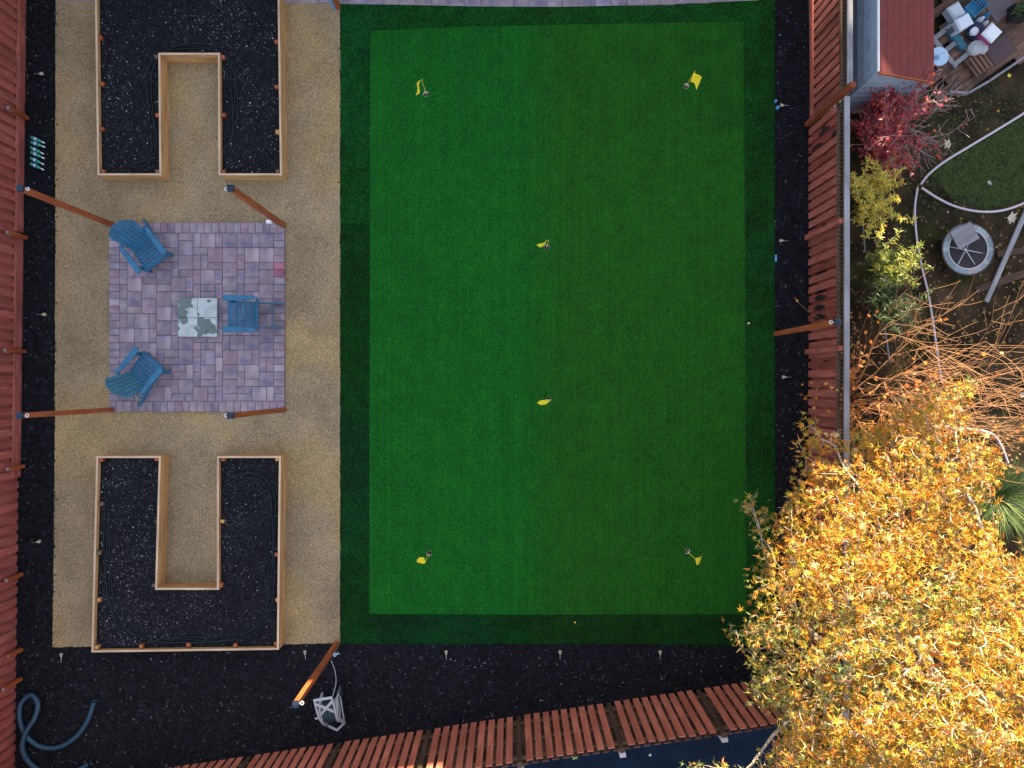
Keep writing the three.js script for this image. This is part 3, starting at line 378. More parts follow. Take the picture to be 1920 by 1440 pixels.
{ // hose reel cart: x-braced side frames, drum of hose, wheel
  const t = thing('hose_reel', 'grey hose reel cart wound with dark green hose on the mulch', 'hose reel', G(625, 1320), 0.16), mF = M({ color: [0.42, 0.45, 0.48], roughness: 0.5 }), mH = M({ color: [0.02, 0.07, 0.08], roughness: 0.5 });
  for (const s of [-1, 1]) {
    const x = s * 0.2; obj('side_frame', [tube([V(x, 0.03, 0.34), V(x, 0.3, 0.2), V(x, 0.5, 0.02), V(x, 0.62, -0.3)], 0.022, 24, 8), tube([V(x, 0.03, -0.22), V(x, 0.28, -0.16), V(x, 0.42, 0.02), V(x, 0.28, 0.18), V(x, 0.03, 0.3)], 0.024, 24, 8), bar(V(x, 0.05, 0.32), V(x, 0.05, -0.22), 0.02)], mF, t);
    obj('flange', new THREE.CylinderGeometry(0.2, 0.2, 0.02, 28).rotateZ(Math.PI / 2).translate(s * 0.165, 0.27, 0.02), mF, t);
  }
  obj('handle', [bar(V(-0.21, 0.62, -0.3), V(0.21, 0.62, -0.3), 0.024), bar(V(-0.2, 0.42, 0.02), V(0.2, 0.6, -0.24), 0.03), bar(V(0.2, 0.42, 0.02), V(-0.2, 0.6, -0.24), 0.03)], mF, t);
  obj('foot_bar', [bar(V(-0.2, 0.03, 0.33), V(0, 0.03, 0.44), 0.024), bar(V(0.2, 0.03, 0.33), V(0, 0.03, 0.44), 0.024)], mF, t);
  const coil = []; for (let k = 0; k < 9; k++) coil.push(new THREE.TorusGeometry(0.15 + (k % 2) * 0.018, 0.016, 7, 26).rotateY(Math.PI / 2).translate(-0.136 + k * 0.034, 0.27, 0.02)); obj('hose_coil', coil, mH, t);
  for (const s of [1]) obj('wheel', [new THREE.CylinderGeometry(0.095, 0.095, 0.045, 20).rotateZ(Math.PI / 2).translate(0.26, 0.1, -0.24), new THREE.CylinderGeometry(0.03, 0.03, 0.06, 12).rotateZ(Math.PI / 2).translate(0.262, 0.1, -0.24)], M({ color: [0.02, 0.025, 0.03], roughness: 0.6 }), t);
  t.scale.set(0.95, 1, 1.3);
  obj('crank', [bar(V(-0.2, 0.27, 0.02), V(-0.27, 0.27, 0.02), 0.012), bar(V(-0.27, 0.27, 0.02), V(-0.27, 0.36, 0.08), 0.012), bar(V(-0.27, 0.36, 0.08), V(-0.34, 0.36, 0.08), 0.016)], mF, t);
  tag(obj('supply_hose', tube([G(621, 1238, 0.48), G(628, 1258, 0.3), G(630, 1280, 0.16), G(626, 1298, 0.24), G(622, 1310, 0.36)], 0.011, 40, 6), M({ color: [0.3, 0.34, 0.38], roughness: 0.45 })), 'thin grey hose from the brass tap to the hose reel', 'hose');
}
// ---------------------------------------------------------------- loose mulch chips
{
  const dg = DG.map(([x, z]) => [x, z]), list = [], ok = (x, z) => (!inPoly(x, z, dg) || (edgeDist(x, z, dg) < 0.045 && R() < 0.3 && x < -5)) && !inPoly(x, z, TURF) && z > -8.5 && x > -10.85 && x < 6.5 && z < 8.95 - (x + 11) * 0.1487 - 0.02;
  while (list.length < 26000) { const x = rr(-10.9, 6.55), z = rr(-8.5, 9); if (!ok(x, z)) continue; const r = R(), k = r < 0.028 ? rr(0.06, 0.24) : r < 0.2 ? rr(0.012, 0.042) : rr(0.002, 0.009); list.push([V(x, rr(0.002, 0.014), z), E(rr(-0.4, 0.4), rr(0, 6.28), rr(-0.3, 0.3)), V(rr(0.5, 1.5) * (k > 0.09 ? 0.55 : 1), 1, rr(0.6, 1.4)), [k * 0.95, k, k * 1.14]]); }
  const g = new THREE.BoxGeometry(0.055, 0.009, 0.014); stuff(inst('bark_chips', g, MP({ roughness: 0.7, specularIntensity: 0.4 }), list), 'loose black bark chips over the fence side strips', 'mulch');
}

// ---------------------------------------------------------------- plants
function leafGeo(lobes, depth, curl, fold = 0.25) {   // star-shaped leaf, stalk at origin, blade towards +z, size 1
  const ring = [[0, 0]]; const n = lobes; for (let i = 0; i < n; i++) { const a = (i - (n - 1) / 2) * (4.2 / n), L = 0.62 - 0.18 * Math.abs(i - (n - 1) / 2) / ((n - 1) / 2 || 1); const nt = a - 2.1 / n; ring.push([Math.sin(nt) * depth * 0.62, Math.cos(nt) * depth * 0.62]); ring.push([Math.sin(a) * L, Math.cos(a) * L]); }
  const la = ((n - 1) / 2) * (4.2 / n) + 2.1 / n; ring.push([Math.sin(la) * depth * 0.62, Math.cos(la) * depth * 0.62]);
  const P = [], lift = (x, z) => -curl * (x * x + z * z) + fold * Math.abs(x) * 0.5, c = [0, lift(0, 0.05), 0.36]; const pt = ring.map(([x, z]) => [x, lift(x, z), z + 0.36]); pt[0] = [0, -0.02, 0.1];
  for (let i = 0; i < pt.length; i++) P.push(...c, ...pt[i], ...pt[(i + 1) % pt.length]);
  P.push(-0.008, 0, -0.12, 0.008, 0, -0.12, 0, -0.02, 0.36);
  const g = new THREE.BufferGeometry(); g.setAttribute('position', new THREE.Float32BufferAttribute(P, 3)); g.computeVertexNormals(); return g;
}
function slimLeaf(w, bend) { const P = [], s = [[0, 0.15], [0.35, 1], [0.7, 0.75], [1, 0.02]], r = s.map(([t, k]) => [[-w * k, -bend * t * t, t], [w * k, -bend * t * t, t], [0, -bend * t * t - w * 0.3 * k, t]]); for (let i = 0; i < 3; i++) { const [a, b] = [r[i], r[i + 1]]; P.push(...a[0], ...a[2], ...b[2], ...a[0], ...b[2], ...b[0], ...a[2], ...a[1], ...b[1], ...a[2], ...b[1], ...b[2]); } const g = new THREE.BufferGeometry(); g.setAttribute('position', new THREE.Float32BufferAttribute(P, 3)); g.computeVertexNormals(); return g; }
const barkTex = tex(256, 256, (u, v, i, j) => { const a = fbm(u * 6, v * 12, 110, 4, 6), k = 0.75 + (a - 0.5) * 0.9 + (hsh(i, j, 111) - 0.5) * 0.2; return [214 * k, 198 * k, 180 * k]; }); barkTex.repeat.set(1, 2);
// chain of points with radii -> tapered tube
function limb(pts, rad, n) {
  if (pts.length < 2) return null; const P = [], U = [], I = []; let up = V(0.3, 0.2, 1).normalize();
  pts.forEach((p, i) => { const d = pts[Math.min(i + 1, pts.length - 1)].clone().sub(pts[Math.max(i - 1, 0)]).normalize(), x = up.clone().cross(d).normalize(), y = d.clone().cross(x); if (x.lengthSq() < 0.5) { x.set(1, 0, 0); y.set(0, 0, 1); } for (let k = 0; k <= n; k++) { const a = k / n * Math.PI * 2, q = p.clone().addScaledVector(x, Math.cos(a) * rad[i]).addScaledVector(y, Math.sin(a) * rad[i]); P.push(q.x, q.y, q.z); U.push(k / n, i * 0.2); } });
  for (let i = 0; i < pts.length - 1; i++) for (let k = 0; k < n; k++) { const a = i * (n + 1) + k, b = a + n + 1; I.push(a, b, a + 1, a + 1, b, b + 1); }
  const g = new THREE.BufferGeometry(); g.setAttribute('position', new THREE.Float32BufferAttribute(P, 3)); g.setAttribute('uv', new THREE.Float32BufferAttribute(U, 2)); g.setIndex(I); g.computeVertexNormals(); return g;
}
// branching shrub: returns limb geometries and twig points
function grow(stems, o) {
  const geos = [[], []], tips = [];
  const walk = (p, d, len, r, lvl) => {
    const pts = [p.clone()], rad = [r], n = Math.max(4, Math.round(len / o.step)), dir = d.clone();
    for (let i = 1; i <= n; i++) { dir.add(V(rr(-1, 1), rr(-1, 1) * 0.6 + o.up[lvl], rr(-1, 1)).multiplyScalar(o.wob)).normalize(); p = p.clone().addScaledVector(dir, len / n); if (p.y < 0.08) p.y = 0.08; pts.push(p); rad.push(r * (1 - 0.75 * i / n)); if (lvl >= o.leafLevel) tips.push([p.clone(), dir.clone(), lvl]); 
      if (lvl + 1 < o.kids.length && i > n * o.bare[lvl] && R() < o.kids[lvl + 1] / n) { const side = V(rr(-1, 1), rr(-0.4, 0.6), rr(-1, 1)).normalize(), nd = dir.clone().multiplyScalar(1.0 - o.fan[lvl]).addScaledVector(side, o.fan[lvl]).normalize(); walk(p, nd, len * rr(0.35, 0.75) * o.shrink, rad[i] * 0.62, lvl + 1); } }
    const g = limb(pts, rad.map((x) => Math.max(x, o.minR)), lvl === 0 ? 7 : 4); if (g) geos[lvl < 1 ? 0 : 1].push(g);
  };
  for (const [p, d, l, r] of stems) walk(p, d.normalize(), l, r, 0);
  return [geos, tips];
}
const mLeafWarm = MP({ roughness: 0.5, transmission: 0.35, thickness: 0 }), goldCols = [[0.64, 0.36, 0.025], [0.66, 0.33, 0.02], [0.62, 0.38, 0.03], [0.6, 0.25, 0.02], [0.5, 0.35, 0.03], [0.72, 0.48, 0.22], [0.4, 0.32, 0.03]], greenCols = [[0.2, 0.22, 0.04], [0.14, 0.19, 0.04], [0.32, 0.29, 0.05], [0.36, 0.31, 0.12]];

{ // the big golden tree in the corner: branches colonise the crown, leaves on the twigs
  const CROWN = [[1492, 782], [1516, 764], [1535, 800], [1562, 838], [1604, 806], [1660, 778], [1700, 750], [1738, 716], [1776, 704], [1822, 708], [1842, 738], [1800, 792], [1846, 812], [1882, 838], [1878, 905], [1850, 950], [1905, 985], [1935, 1030], [2230, 1090], [2230, 1640], [1230, 1560], [1292, 1424], [1345, 1408], [1368, 1436], [1412, 1428], [1440, 1384], [1424, 1346], [1352, 1272], [1392, 1284], [1398, 1236], [1348, 1196], [1356, 1160], [1402, 1140], [1392, 1068], [1420, 1010], [1372, 962], [1372, 936], [1412, 918], [1452, 956], [1474, 900], [1486, 860]];
  const base = V(7.55, -0.02, 5.05), t = thing('golden_tree', 'large golden leaved tree overhanging the corner of both fences', 'tree', base);
  const att = []; let guard = 0;
  while (att.length < 4200 && guard++ < 400000) {
    const px = rr(1270, 2230), py = rr(700, 1640); if (!inPoly(px, py, CROWN)) continue; const d = edgeDist(px, py, CROWN); if (d < 4 || R() > 0.25 + d / 70) continue;
    const left = smooth(1340, 1620, px), top = 2.75 + Math.pow(clamp(d / 210), 0.75) * 2.3 + left * (0.7 + smooth(860, 1420, py) * 1.5), low = Math.max(2.3, top - 1.9); if (px > 1990 && R() < 0.6) continue;
    const h = mix(low, top, Math.pow(R(), 0.6)), p = G(px, py, h); att.push({ p, near: -1, d: 1e9 });
  }
  const N = [{ p: V(7.55, -0.02, 5.05), up: -1 }]; for (let h = 0.3; h <= 2.6; h += 0.2) N.push({ p: V(7.55 - 0.18 * Math.sin(h * 1.1), h, 5.05 - h * 0.12), up: N.length - 1 });
  let fresh = 0; const alive = new Set(att.keys());
  for (let it = 0; it < 130 && alive.size; it++) {
    for (const i of alive) { const a = att[i]; for (let k = fresh; k < N.length; k++) { const d = a.p.distanceToSquared(N[k].p); if (d < a.d) { a.d = d; a.near = k; } } if (a.d < 0.2 * 0.2) alive.delete(i); }
    fresh = N.length; const pull = new Map(); for (const i of alive) { const a = att[i], v = a.p.clone().sub(N[a.near].p).normalize(); if (!pull.has(a.near)) pull.set(a.near, V(0, 0, 0)); pull.get(a.near).add(v); }
    for (const [k, v] of pull) { if (v.lengthSq() < 1e-4) continue; v.normalize().add(V(rr(-0.22, 0.22), rr(-0.14, 0.2), rr(-0.22, 0.22))).normalize(); const q = N[k].p.clone().addScaledVector(v, 0.15); if (N[k].kids?.some((c) => N[c].p.distanceToSquared(q) < 0.001)) continue; (N[k].kids ??= []).push(N.length); N.push({ p: q, up: k }); }
  }
  N.forEach((n, i) => { if (n.up >= 0 && !(N[n.up].kids ??= []).includes(i)) N[n.up].kids.push(i); });
  for (let i = N.length - 1; i >= 0; i--) { const n = N[i]; n.w = n.kids?.length ? n.kids.reduce((s, k) => s + N[k].w, 0) : 1; n.r = Math.min(0.17, 0.0062 * Math.pow(n.w, 0.46)); }
  const trunk = [], twig = []; const start = [[0, null]];
  while (start.length) { let [i, from] = start.pop(); const pts = [], rad = []; if (from !== null) { pts.push(N[from].p); rad.push(N[i].r); } const r0 = N[i].r; for (;;) { pts.push(N[i].p); rad.push(N[i].r); const ks = (N[i].kids ?? []).slice().sort((a, b) => N[b].w - N[a].w); if (!ks.length) break; for (const k of ks.slice(1)) start.push([k, i]); i = ks[0]; } const g = limb(pts, rad, r0 > 0.04 ? 9 : r0 > 0.015 ? 5 : 3); if (g) (r0 > 0.05 ? trunk : twig).push(g.translate(-base.x, -base.y, -base.z)); }
  const mBark = M({ map: barkTex, roughness: 0.9 }); obj('trunk', trunk, mBark, t); obj('branches', twig, mBark, t);
  const leaves = [];
  N.forEach((n, i) => { if (n.w > 12 || i < 14) return; const cnt = n.w < 2 ? 10 : n.w < 5 ? 5 : 2;
    for (let k = 0; k < cnt; k++) {
      const off = V(rr(-1, 1), rr(-0.6, 0.8), rr(-1, 1)).multiplyScalar(0.15), p = n.p.clone().add(off), cl = noise(p.x * 1.1 + 40, p.z * 1.1 + 40 + p.y * 0.6, 71), px = 960 + p.x * F / (H - p.y), lowSide = (1 - smooth(1380, 1520, px)) * 0.5, py = 720 + p.z * F / (H - p.y); if (px < 1560 && R() > 0.3 + edgeDist(px, py, CROWN) / 55) continue;
      const c = (R() < smooth(0.56, 0.82, cl + lowSide * 0.5) * 0.42 + lowSide * 0.75 ? pick(greenCols) : pick(goldCols)).map((x) => x * rr(0.8, 1.15));
      leaves.push([p.sub(base), E(rr(-0.9, 1.3), rr(0, 6.28), rr(-1.0, 1.0)), ((q) => V(q * rr(0.42, 1), q * rr(0.7, 1.5), q))(rr(0.1, 0.205)), c]);
    } });
  const lg = [leafGeo(5, 0.24, 0.9, 1.2), leafGeo(5, 0.28, 1.6, 0.4), leafGeo(3, 0.2, 0.7, 1.6)];
  const byTop = leaves.map((l, i) => [l[0].y + rr(-0.8, 0.8) + (Math.abs(960 + (l[0].x + base.x) * F / (H - l[0].y) - 1640) < 270 ? 2 : 0), i]).sort((a, b) => b[0] - a[0]), own = new Set(byTop.slice(0, 260).map((x) => x[1])), lm = goldCols.map((c) => MP({ color: c.slice(), roughness: 0.5, transmission: 0.35, thickness: 0 }));
  const groups = [[], [], []]; leaves.forEach((l, i) => { if (own.has(i)) { const m = obj('leaf', lg[i % 3], lm[i % 7], t); m.position.copy(l[0]); m.rotation.copy(l[1]); m.scale.copy(l[2]); } else groups[i % 3].push(l); });
  groups.forEach((g, k) => stuff(inst('foliage', lg[k], mLeafWarm, g, t)));
  console.log('golden tree nodes', N.length, 'leaves', leaves.length);
}
function twiggy(name, label, base, stems, o, barkCol, leafList, leafG, mat, stuffName = 'foliage') {
  const t = thing(name, label, o.cat ?? 'tree', base), [geos, tips] = grow(stems, o); if (geos[0].length) obj('stem', geos[0], M({ color: barkCol, roughness: 0.9 }), t); if (geos[1].length) obj('twigs', geos[1], M({ color: barkCol.map((x) => x * 1.1), roughness: 0.9 }), t);
  const L = []; for (const [p, d, l] of tips) leafList(L, p, d, l); if (L.length) stuff(inst(stuffName, leafG, mat, L, t)); console.log(name, tips.length, L.length); return t;
}
{ // bare orange shrub with long whips
  seed = 901;
  const b = V(7.45, -0.02, 0.35), stems = []; for (let i = 0; i < 15; i++) { const a = -2.6 + i * 0.36 + rr(-0.15, 0.15); stems.push([V(Math.cos(a) * 0.1, 0, Math.sin(a) * 0.1), V(Math.cos(a) * rr(0.4, 1.0), rr(0.8, 1.3), Math.sin(a) * rr(0.5, 1.1)), Math.cos(a) < -0.1 ? rr(0.7, 1.15) : rr(1.8, 2.7), 0.019]); }
  for (let i = 0; i < 5; i++) { const a = rr(-0.7, 0.9); stems.push([V(0.3, 0, rr(-0.6, 0.6)), V(Math.cos(a), rr(0.7, 1.1), Math.sin(a)), rr(2.0, 2.8), 0.018]); }
  const round = leafGeo(1, 0.2, 0.1, 0.4), g = new THREE.CircleGeometry(0.5, 7).rotateX(-Math.PI / 2);
  twiggy('whip_shrub', 'bare orange twigged shrub with a few orange leaves behind the lattice fence', b, stems, { step: 0.14, up: [0.05, 0.22, 0.3], wob: 0.16, kids: [0, 10, 7], bare: [0.2, 0.1, 0], fan: [0.55, 0.5, 0.5], shrink: 0.95, minR: 0.003, leafLevel: 1, cat: 'shrub' }, [0.33, 0.17, 0.08],
    (L, p, d) => { const w = smooth(1.0, -0.6, p.x) * 0.5 + smooth(0.3, 0.9, p.z) * 0.2; if (R() < 0.015 + w * 0.42) L.push([p.clone().add(V(rr(-0.04, 0.04), rr(-0.04, 0.04), rr(-0.04, 0.04))), E(rr(-0.8, 0.8), rr(0, 6), rr(-0.8, 0.8)), rr(0.045, 0.085), pick([[0.75, 0.24, 0.02], [0.7, 0.3, 0.03], [0.6, 0.16, 0.02]])]); }, g, mLeafWarm);
}
{ // red maple
  seed = 4242;
  const b = G(1660, 250).setY(-0.02), stems = []; for (let i = 0; i < 13; i++) { const a = -3.0 + i * 0.42 + rr(-0.1, 0.1); stems.push([V(0, 0.0, 0), V(Math.cos(a) * rr(0.25, 0.8), rr(0.7, 1.1), Math.sin(a) * rr(0.25, 0.8)), rr(1.1, 1.7), 0.022]); }
  for (let i = 0; i < 7; i++) { const a = 1.9 + i * 0.36; stems.push([V(0, 0, 0), V(Math.cos(a) * rr(0.3, 0.9), 0.9, Math.sin(a) * rr(0.3, 0.9)), rr(0.9, 1.35), 0.018]); }
  twiggy('red_maple', 'small crimson leaved maple with bare grey branches beside the shed', b, stems, { step: 0.12, up: [0.04, 0.05, 0.02], wob: 0.2, kids: [0, 8, 5], bare: [0.3, 0.15, 0], fan: [0.5, 0.5, 0.5], shrink: 0.85, minR: 0.0038, leafLevel: 1 }, [0.34, 0.25, 0.24],
    (L, p) => { const w = smooth(0.4, -0.3, p.x); if (R() < 0.03 + w * 0.72) for (let k = 0; k < 3; k++) L.push([p.clone().add(V(rr(-0.1, 0.06), rr(-0.2, 0.06), rr(-0.08, 0.12))), E(rr(-0.6, 1), rr(0, 6), rr(-0.6, 0.6)), rr(0.06, 0.12), pick([[0.4, 0.01, 0.025], [0.3, 0.008, 0.035], [0.5, 0.022, 0.018], [0.22, 0.008, 0.03], [0.46, 0.08, 0.025]])]); }, leafGeo(5, 0.26, 0.4, 0.3), mLeafWarm);
}
function feathery(label, base, n, len, cols, topCols) {
  seed = 77 + n * 1000 + Math.round(len * 100);
  const stems = []; for (let i = 0; i < n; i++) { const a = rr(0, 6.28), s = rr(0.05, 0.52); stems.push([V(0, 0, 0), V(Math.cos(a) * s, 1.25, Math.sin(a) * s), len * rr(0.75, 1.15), 0.012]); }
  return twiggy('feathery_shrub', label, base, stems, { step: 0.07, up: [0.02, 0.1], wob: 0.12, kids: [0, 9], bare: [0.25, 0], fan: [0.6, 0.5], shrink: 0.6, minR: 0.003, leafLevel: 0, cat: 'shrub' }, [0.12, 0.1, 0.05],
    (L, p, d, l) => { for (let k = 0; k < 6; k++) L.push([p.clone(), E(rr(-0.9, 0.5), rr(0, 6.28), rr(-0.4, 0.4)), rr(0.07, 0.14), (p.y > len * 0.62 && R() < 0.75 ? pick(topCols) : pick(cols)).map((x) => x * rr(0.8, 1.2))]); }, slimLeaf(0.09, 0.25), mLeafWarm);
}
feathery('bright yellow feathery shrub between the red maple and the pipe edging', G(1608, 388).setY(-0.02), 14, 1.22, [[0.2, 0.24, 0.03], [0.4, 0.34, 0.03]], [[0.7, 0.52, 0.03], [0.6, 0.5, 0.04], [0.75, 0.58, 0.1]]);
feathery('green feathery shrub with yellow tips across the pipe from the fire pit', G(1624, 512).setY(-0.02), 14, 1.08, [[0.06, 0.11, 0.02], [0.1, 0.14, 0.02], [0.16, 0.2, 0.03]], [[0.5, 0.46, 0.03], [0.26, 0.3, 0.03]]);
feathery('dark green feathery shrub tangled with the orange twigs', G(1640, 585).setY(-0.02), 14, 1.0, [[0.035, 0.07, 0.015], [0.06, 0.1, 0.02]], [[0.1, 0.14, 0.03], [0.06, 0.1, 0.02]]);
{ // ornamental grass
  const t = thing('grass_clump', 'arching green ornamental grass clump beside the golden tree', 'grass', G(1868, 930).setY(-0.02)), L = []; for (let i = 0; i < 900; i++) { const a = rr(0, 6.28), q = rr(0, 0.22); L.push([V(Math.cos(a) * q, 0, Math.sin(a) * q), E(rr(-1.25, -0.35), Math.PI / 2 - a + rr(-0.5, 0.5), 0), V(rr(0.6, 1), 1, 1).multiplyScalar(rr(0.5, 0.95)), pick([[0.06, 0.12, 0.02], [0.09, 0.16, 0.03], [0.16, 0.22, 0.04], [0.04, 0.08, 0.02]])]); } stuff(inst('blades', slimLeaf(0.009, 0.45), MP({ roughness: 0.6, transmission: 0.2, thickness: 0 }), L, t));
}

// ---------------------------------------------------------------- garden behind the lattice fence
{
  const LAWN = [[1740, 322], [1790, 290], [1850, 255], [1940, 205], [2050, 160], [2050, 360], [1920, 376], [1870, 388], [1820, 386], [1780, 366]], lw = GX(LAWN), lawnTex = tex(512, 512, (u, v, i, j) => { const a = fbm(u * 20, v * 20, 120, 4, 20), s = hsh(i, j, 121), k = 0.5 + (a - 0.5) * 1.2 + (s - 0.5) * 0.5; return [30 + 30 * k, 38 + 44 * k, 16 + 12 * k]; }); lawnTex.repeat.set(0.4, 0.4);
  struct(obj('neighbour_lawn', sheet(lw, -0.01), MP({ specularIntensity: 0.25, map: lawnTex, bumpMap: lawnTex, bumpScale: 0.03, roughness: 1 })), 'dark rough lawn inside the curved pipe edging', 'lawn');
  const L = []; while (L.length < 9000) { const px = rr(1700, 2000), py = rr(150, 400); const inL = inPoly(px, py, LAWN), d = py > 0.55 * (1920 - px) + 100 ? 1 : 0; if (!inL && !(d && R() < 0.22)) continue; const p = G(px, py); L.push([p.setY(-0.012), E(rr(-1.1, -0.2), rr(0, 6.28), 0), rr(0.05, 0.1), pick([[0.035, 0.06, 0.015], [0.05, 0.085, 0.02], [0.09, 0.11, 0.03], [0.02, 0.04, 0.01]])]); }
  stuff(inst('lawn_grass', slimLeaf(0.06, 0.4), M({ roughness: 0.8 }), L), 'short tufted grass of the dark rough lawn', 'grass');
  const lit = []; while (lit.length < 2600) { const px = rr(1590, 1990), py = rr(180, 980); if (inPoly(px, py, LAWN) && R() < 0.93) continue; if (py < 0.62 * (1920 - px) + 120) continue; if (R() > 0.25 + 0.75 * smooth(330, 620, py)) continue; const k = rr(0.35, 1); lit.push([G(px, py).setY(rr(-0.012, 0.008)), E(rr(-0.4, 0.4), rr(0, 6.28), rr(-0.4, 0.4)), rr(0.035, 0.11), pick([[0.3, 0.18, 0.09], [0.22, 0.12, 0.06], [0.4, 0.28, 0.16], [0.14, 0.08, 0.05], [0.1, 0.07, 0.05], [0.42, 0.24, 0.04]]).map((x) => x * k)]); }
  stuff(inst('leaf_litter', leafGeo(5, 0.36, 0.5, 0.3), M({ roughness: 0.9 }), lit), 'brown fallen leaf litter over the soil behind the fence', 'leaf litter');
  for (const [x, y, s, c, l, h] of [[1786, 270, 0.26, [0.55, 0.5, 0.32], 'pale fallen leaf beside the red maple', 0], [1886, 408, 0.34, [0.5, 0.44, 0.34], 'large curled dry leaf on the grey plank end', 0], [1860, 340, 0.14, [0.6, 0.6, 0.56], 'small white scrap of leaf on the rough lawn', 0], [1891, 146, 0.12, [0.75, 0.6, 0.06], 'small bright yellow leaf on the lawn edge by the deck', 0], [1878, 518, 0.2, [0.5, 0.52, 0.42], 'pale green leaf by the dark plank', 0], [1910, 742, 0.2, [0.5, 0.5, 0.42], 'pale star shaped leaf on bare soil', 0], [1083, 1424, 0.22, [0.3, 0.42, 0.12], 'green maple leaf on the navy pavement', 0], [1218, 1419, 0.09, [0.62, 0.55, 0.42], 'tiny dry leaf on the navy pavement', 0], [1404, 604, 0.07, [0.7, 0.6, 0.3], 'tiny yellow leaf on the turf collar by the leaning post', 0.05], [1080, 1165, 0.06, [0.7, 0.45, 0.1], 'tiny orange leaf on the turf collar by the mulch', 0.05], [1501, 720, 0.07, [0.75, 0.35, 0.05], 'orange leaf on the mulch strip below the lattice fence', 0.03]]) { const m = tag(obj('fallen_leaf', leafGeo(5, 0.4, 0.3, 0.4), M({ color: c })), l, 'leaf'); m.position.copy(G(x, y).setY(h)); m.scale.setScalar(s); m.rotation.set(0.12, rr(0, 6), 0.1); }
  const mPipe = M({ color: [0.55, 0.48, 0.54], roughness: 0.5 });
  tag(obj('edging_pipe', tube([[1960, 184], [1920, 212], [1870, 243], [1815, 276], [1768, 305], [1740, 328], [1726, 346]].map(([x, y]) => G(x, y, 0.04)), 0.026, 60, 8), mPipe), 'pale pipe edging curving from the deck to the junction', 'pipe');
  tag(obj('edging_pipe', tube([[1728, 352], [1752, 368], [1788, 386], [1830, 396], [1870, 396], [1905, 387], [1950, 366]].map(([x, y]) => G(x, y, 0.04)), 0.026, 60, 8), mPipe), 'pale pipe edging curving between the lawn and the fire pit', 'pipe');
  tag(obj('edging_pipe', tube([[1720, 352], [1715, 392], [1718, 440], [1726, 490], [1740, 550], [1750, 610], [1757, 660], [1766, 718]].map(([x, y]) => G(x, y, 0.045)), 0.024, 80, 8), mPipe), 'pale straight pipe running under the orange twigs', 'pipe');
  tag(obj('edging_pipe', tube([[1768, 799], [1815, 804], [1862, 815], [1878, 838], [1890, 868]].map(([x, y]) => G(x, y, 0.04)), 0.026, 40, 8), mPipe), 'pale bent pipe beside the ornamental grass clump', 'pipe');
  tag(obj('thin_stake', bar(G(1617, 417, 0.05), G(1622, 470, 0.3), 0.014), mGrey[0]), 'thin grey stake between the two feathery shrubs', 'stake');
  tag(obj('irrigation_pipe', bar(G(1650, 560, 0.1), G(1668, 680, 0.1), 0.026), mGrey[1]), 'short grey pipe lying under the orange twigs near the fence', 'pipe');
  for (const [a, b, w, m, l] of [[[1930, 376], [1846, 566], 0.1, mGrey[0], 'long pale grey plank leaning past the fire pit'], [[1868, 477], [1960, 464], 0.14, mDark[0], 'dark plank behind the fire pit'], [[1828, 545], [1960, 498], 0.16, mDark[1], 'dark weathered board among the leaf litter']]) { const p = G(...a), q = G(...b), o = tag(obj('plank', box(p.distanceTo(q), 0.05, w, 0), m), l, 'plank'); o.position.copy(p.add(q).multiplyScalar(0.5)).setY(l.startsWith('long') ? 0.05 : 0.02); o.rotation.y = Math.atan2(-(G(...b).z - G(...a).z), G(...b).x - G(...a).x); }
  // fire pit
  const fp = G(1812, 468, 0.3), t = thing('fire_pit', 'round fire pit with mosaic rim and grate beside the leaning plank', 'fire pit', V(fp.x, -0.02, fp.z)), mRust = M({ color: [0.05, 0.04, 0.045], roughness: 0.7 });
  obj('bowl', new THREE.LatheGeometry([[0.02, 0.12], [0.25, 0.15], [0.4, 0.28], [0.43, 0.36], [0.41, 0.36], [0.38, 0.29], [0.24, 0.17], [0.02, 0.14]].map(([x, y]) => new THREE.Vector2(x, y)), 40), mRust, t);
  for (let k = 0; k < 30; k++) { const a = k / 30 * Math.PI * 2, c = pick([[0.2, 0.26, 0.29], [0.28, 0.34, 0.36], [0.16, 0.2, 0.22], [0.3, 0.28, 0.28]]), m = obj('rim_tile', stone(0.104, 0.02, 0.112, 0.004, k), M({ color: c, roughness: 0.5 }), t); m.position.set(Math.cos(a) * 0.492, 0.36, Math.sin(a) * 0.492); m.rotation.y = Math.PI / 2 - a; }
  obj('rim', new THREE.TorusGeometry(0.555, 0.018, 8, 48).rotateX(Math.PI / 2).translate(0, 0.368, 0), mRust, t); obj('inner_rim', new THREE.TorusGeometry(0.425, 0.014, 8, 48).rotateX(Math.PI / 2).translate(0, 0.378, 0), mSteel, t);
  for (const a of [0.2, 1.0, 2.05]) obj('grate_bar', bar(V(Math.cos(a) * 0.38, 0.29, Math.sin(a) * 0.38), V(-Math.cos(a) * 0.38, 0.29, -Math.sin(a) * 0.38), 0.012), mSteel, t);
  for (let k = 0; k < 4; k++) { const a = k * Math.PI / 2 + 0.6; obj('leg', bar(V(Math.cos(a) * 0.45, 0.36, Math.sin(a) * 0.45), V(Math.cos(a) * 0.5, 0, Math.sin(a) * 0.5), 0.02), mRust, t); }
  const lid = thing('wooden_board', 'small grey wooden board resting on the fire pit rim', 'board', G(1808, 442, 0.4), 0.5); for (let k = 0; k < 3; k++) obj('slat', at(box(0.5, 0.022, 0.135, 0), 0, 0.014, (k - 1) * 0.138), mGrey[1], lid); obj('batten', at(box(0.05, 0.016, 0.4, 2), 0.14, -0.006, 0), mDeck[0], lid);
}
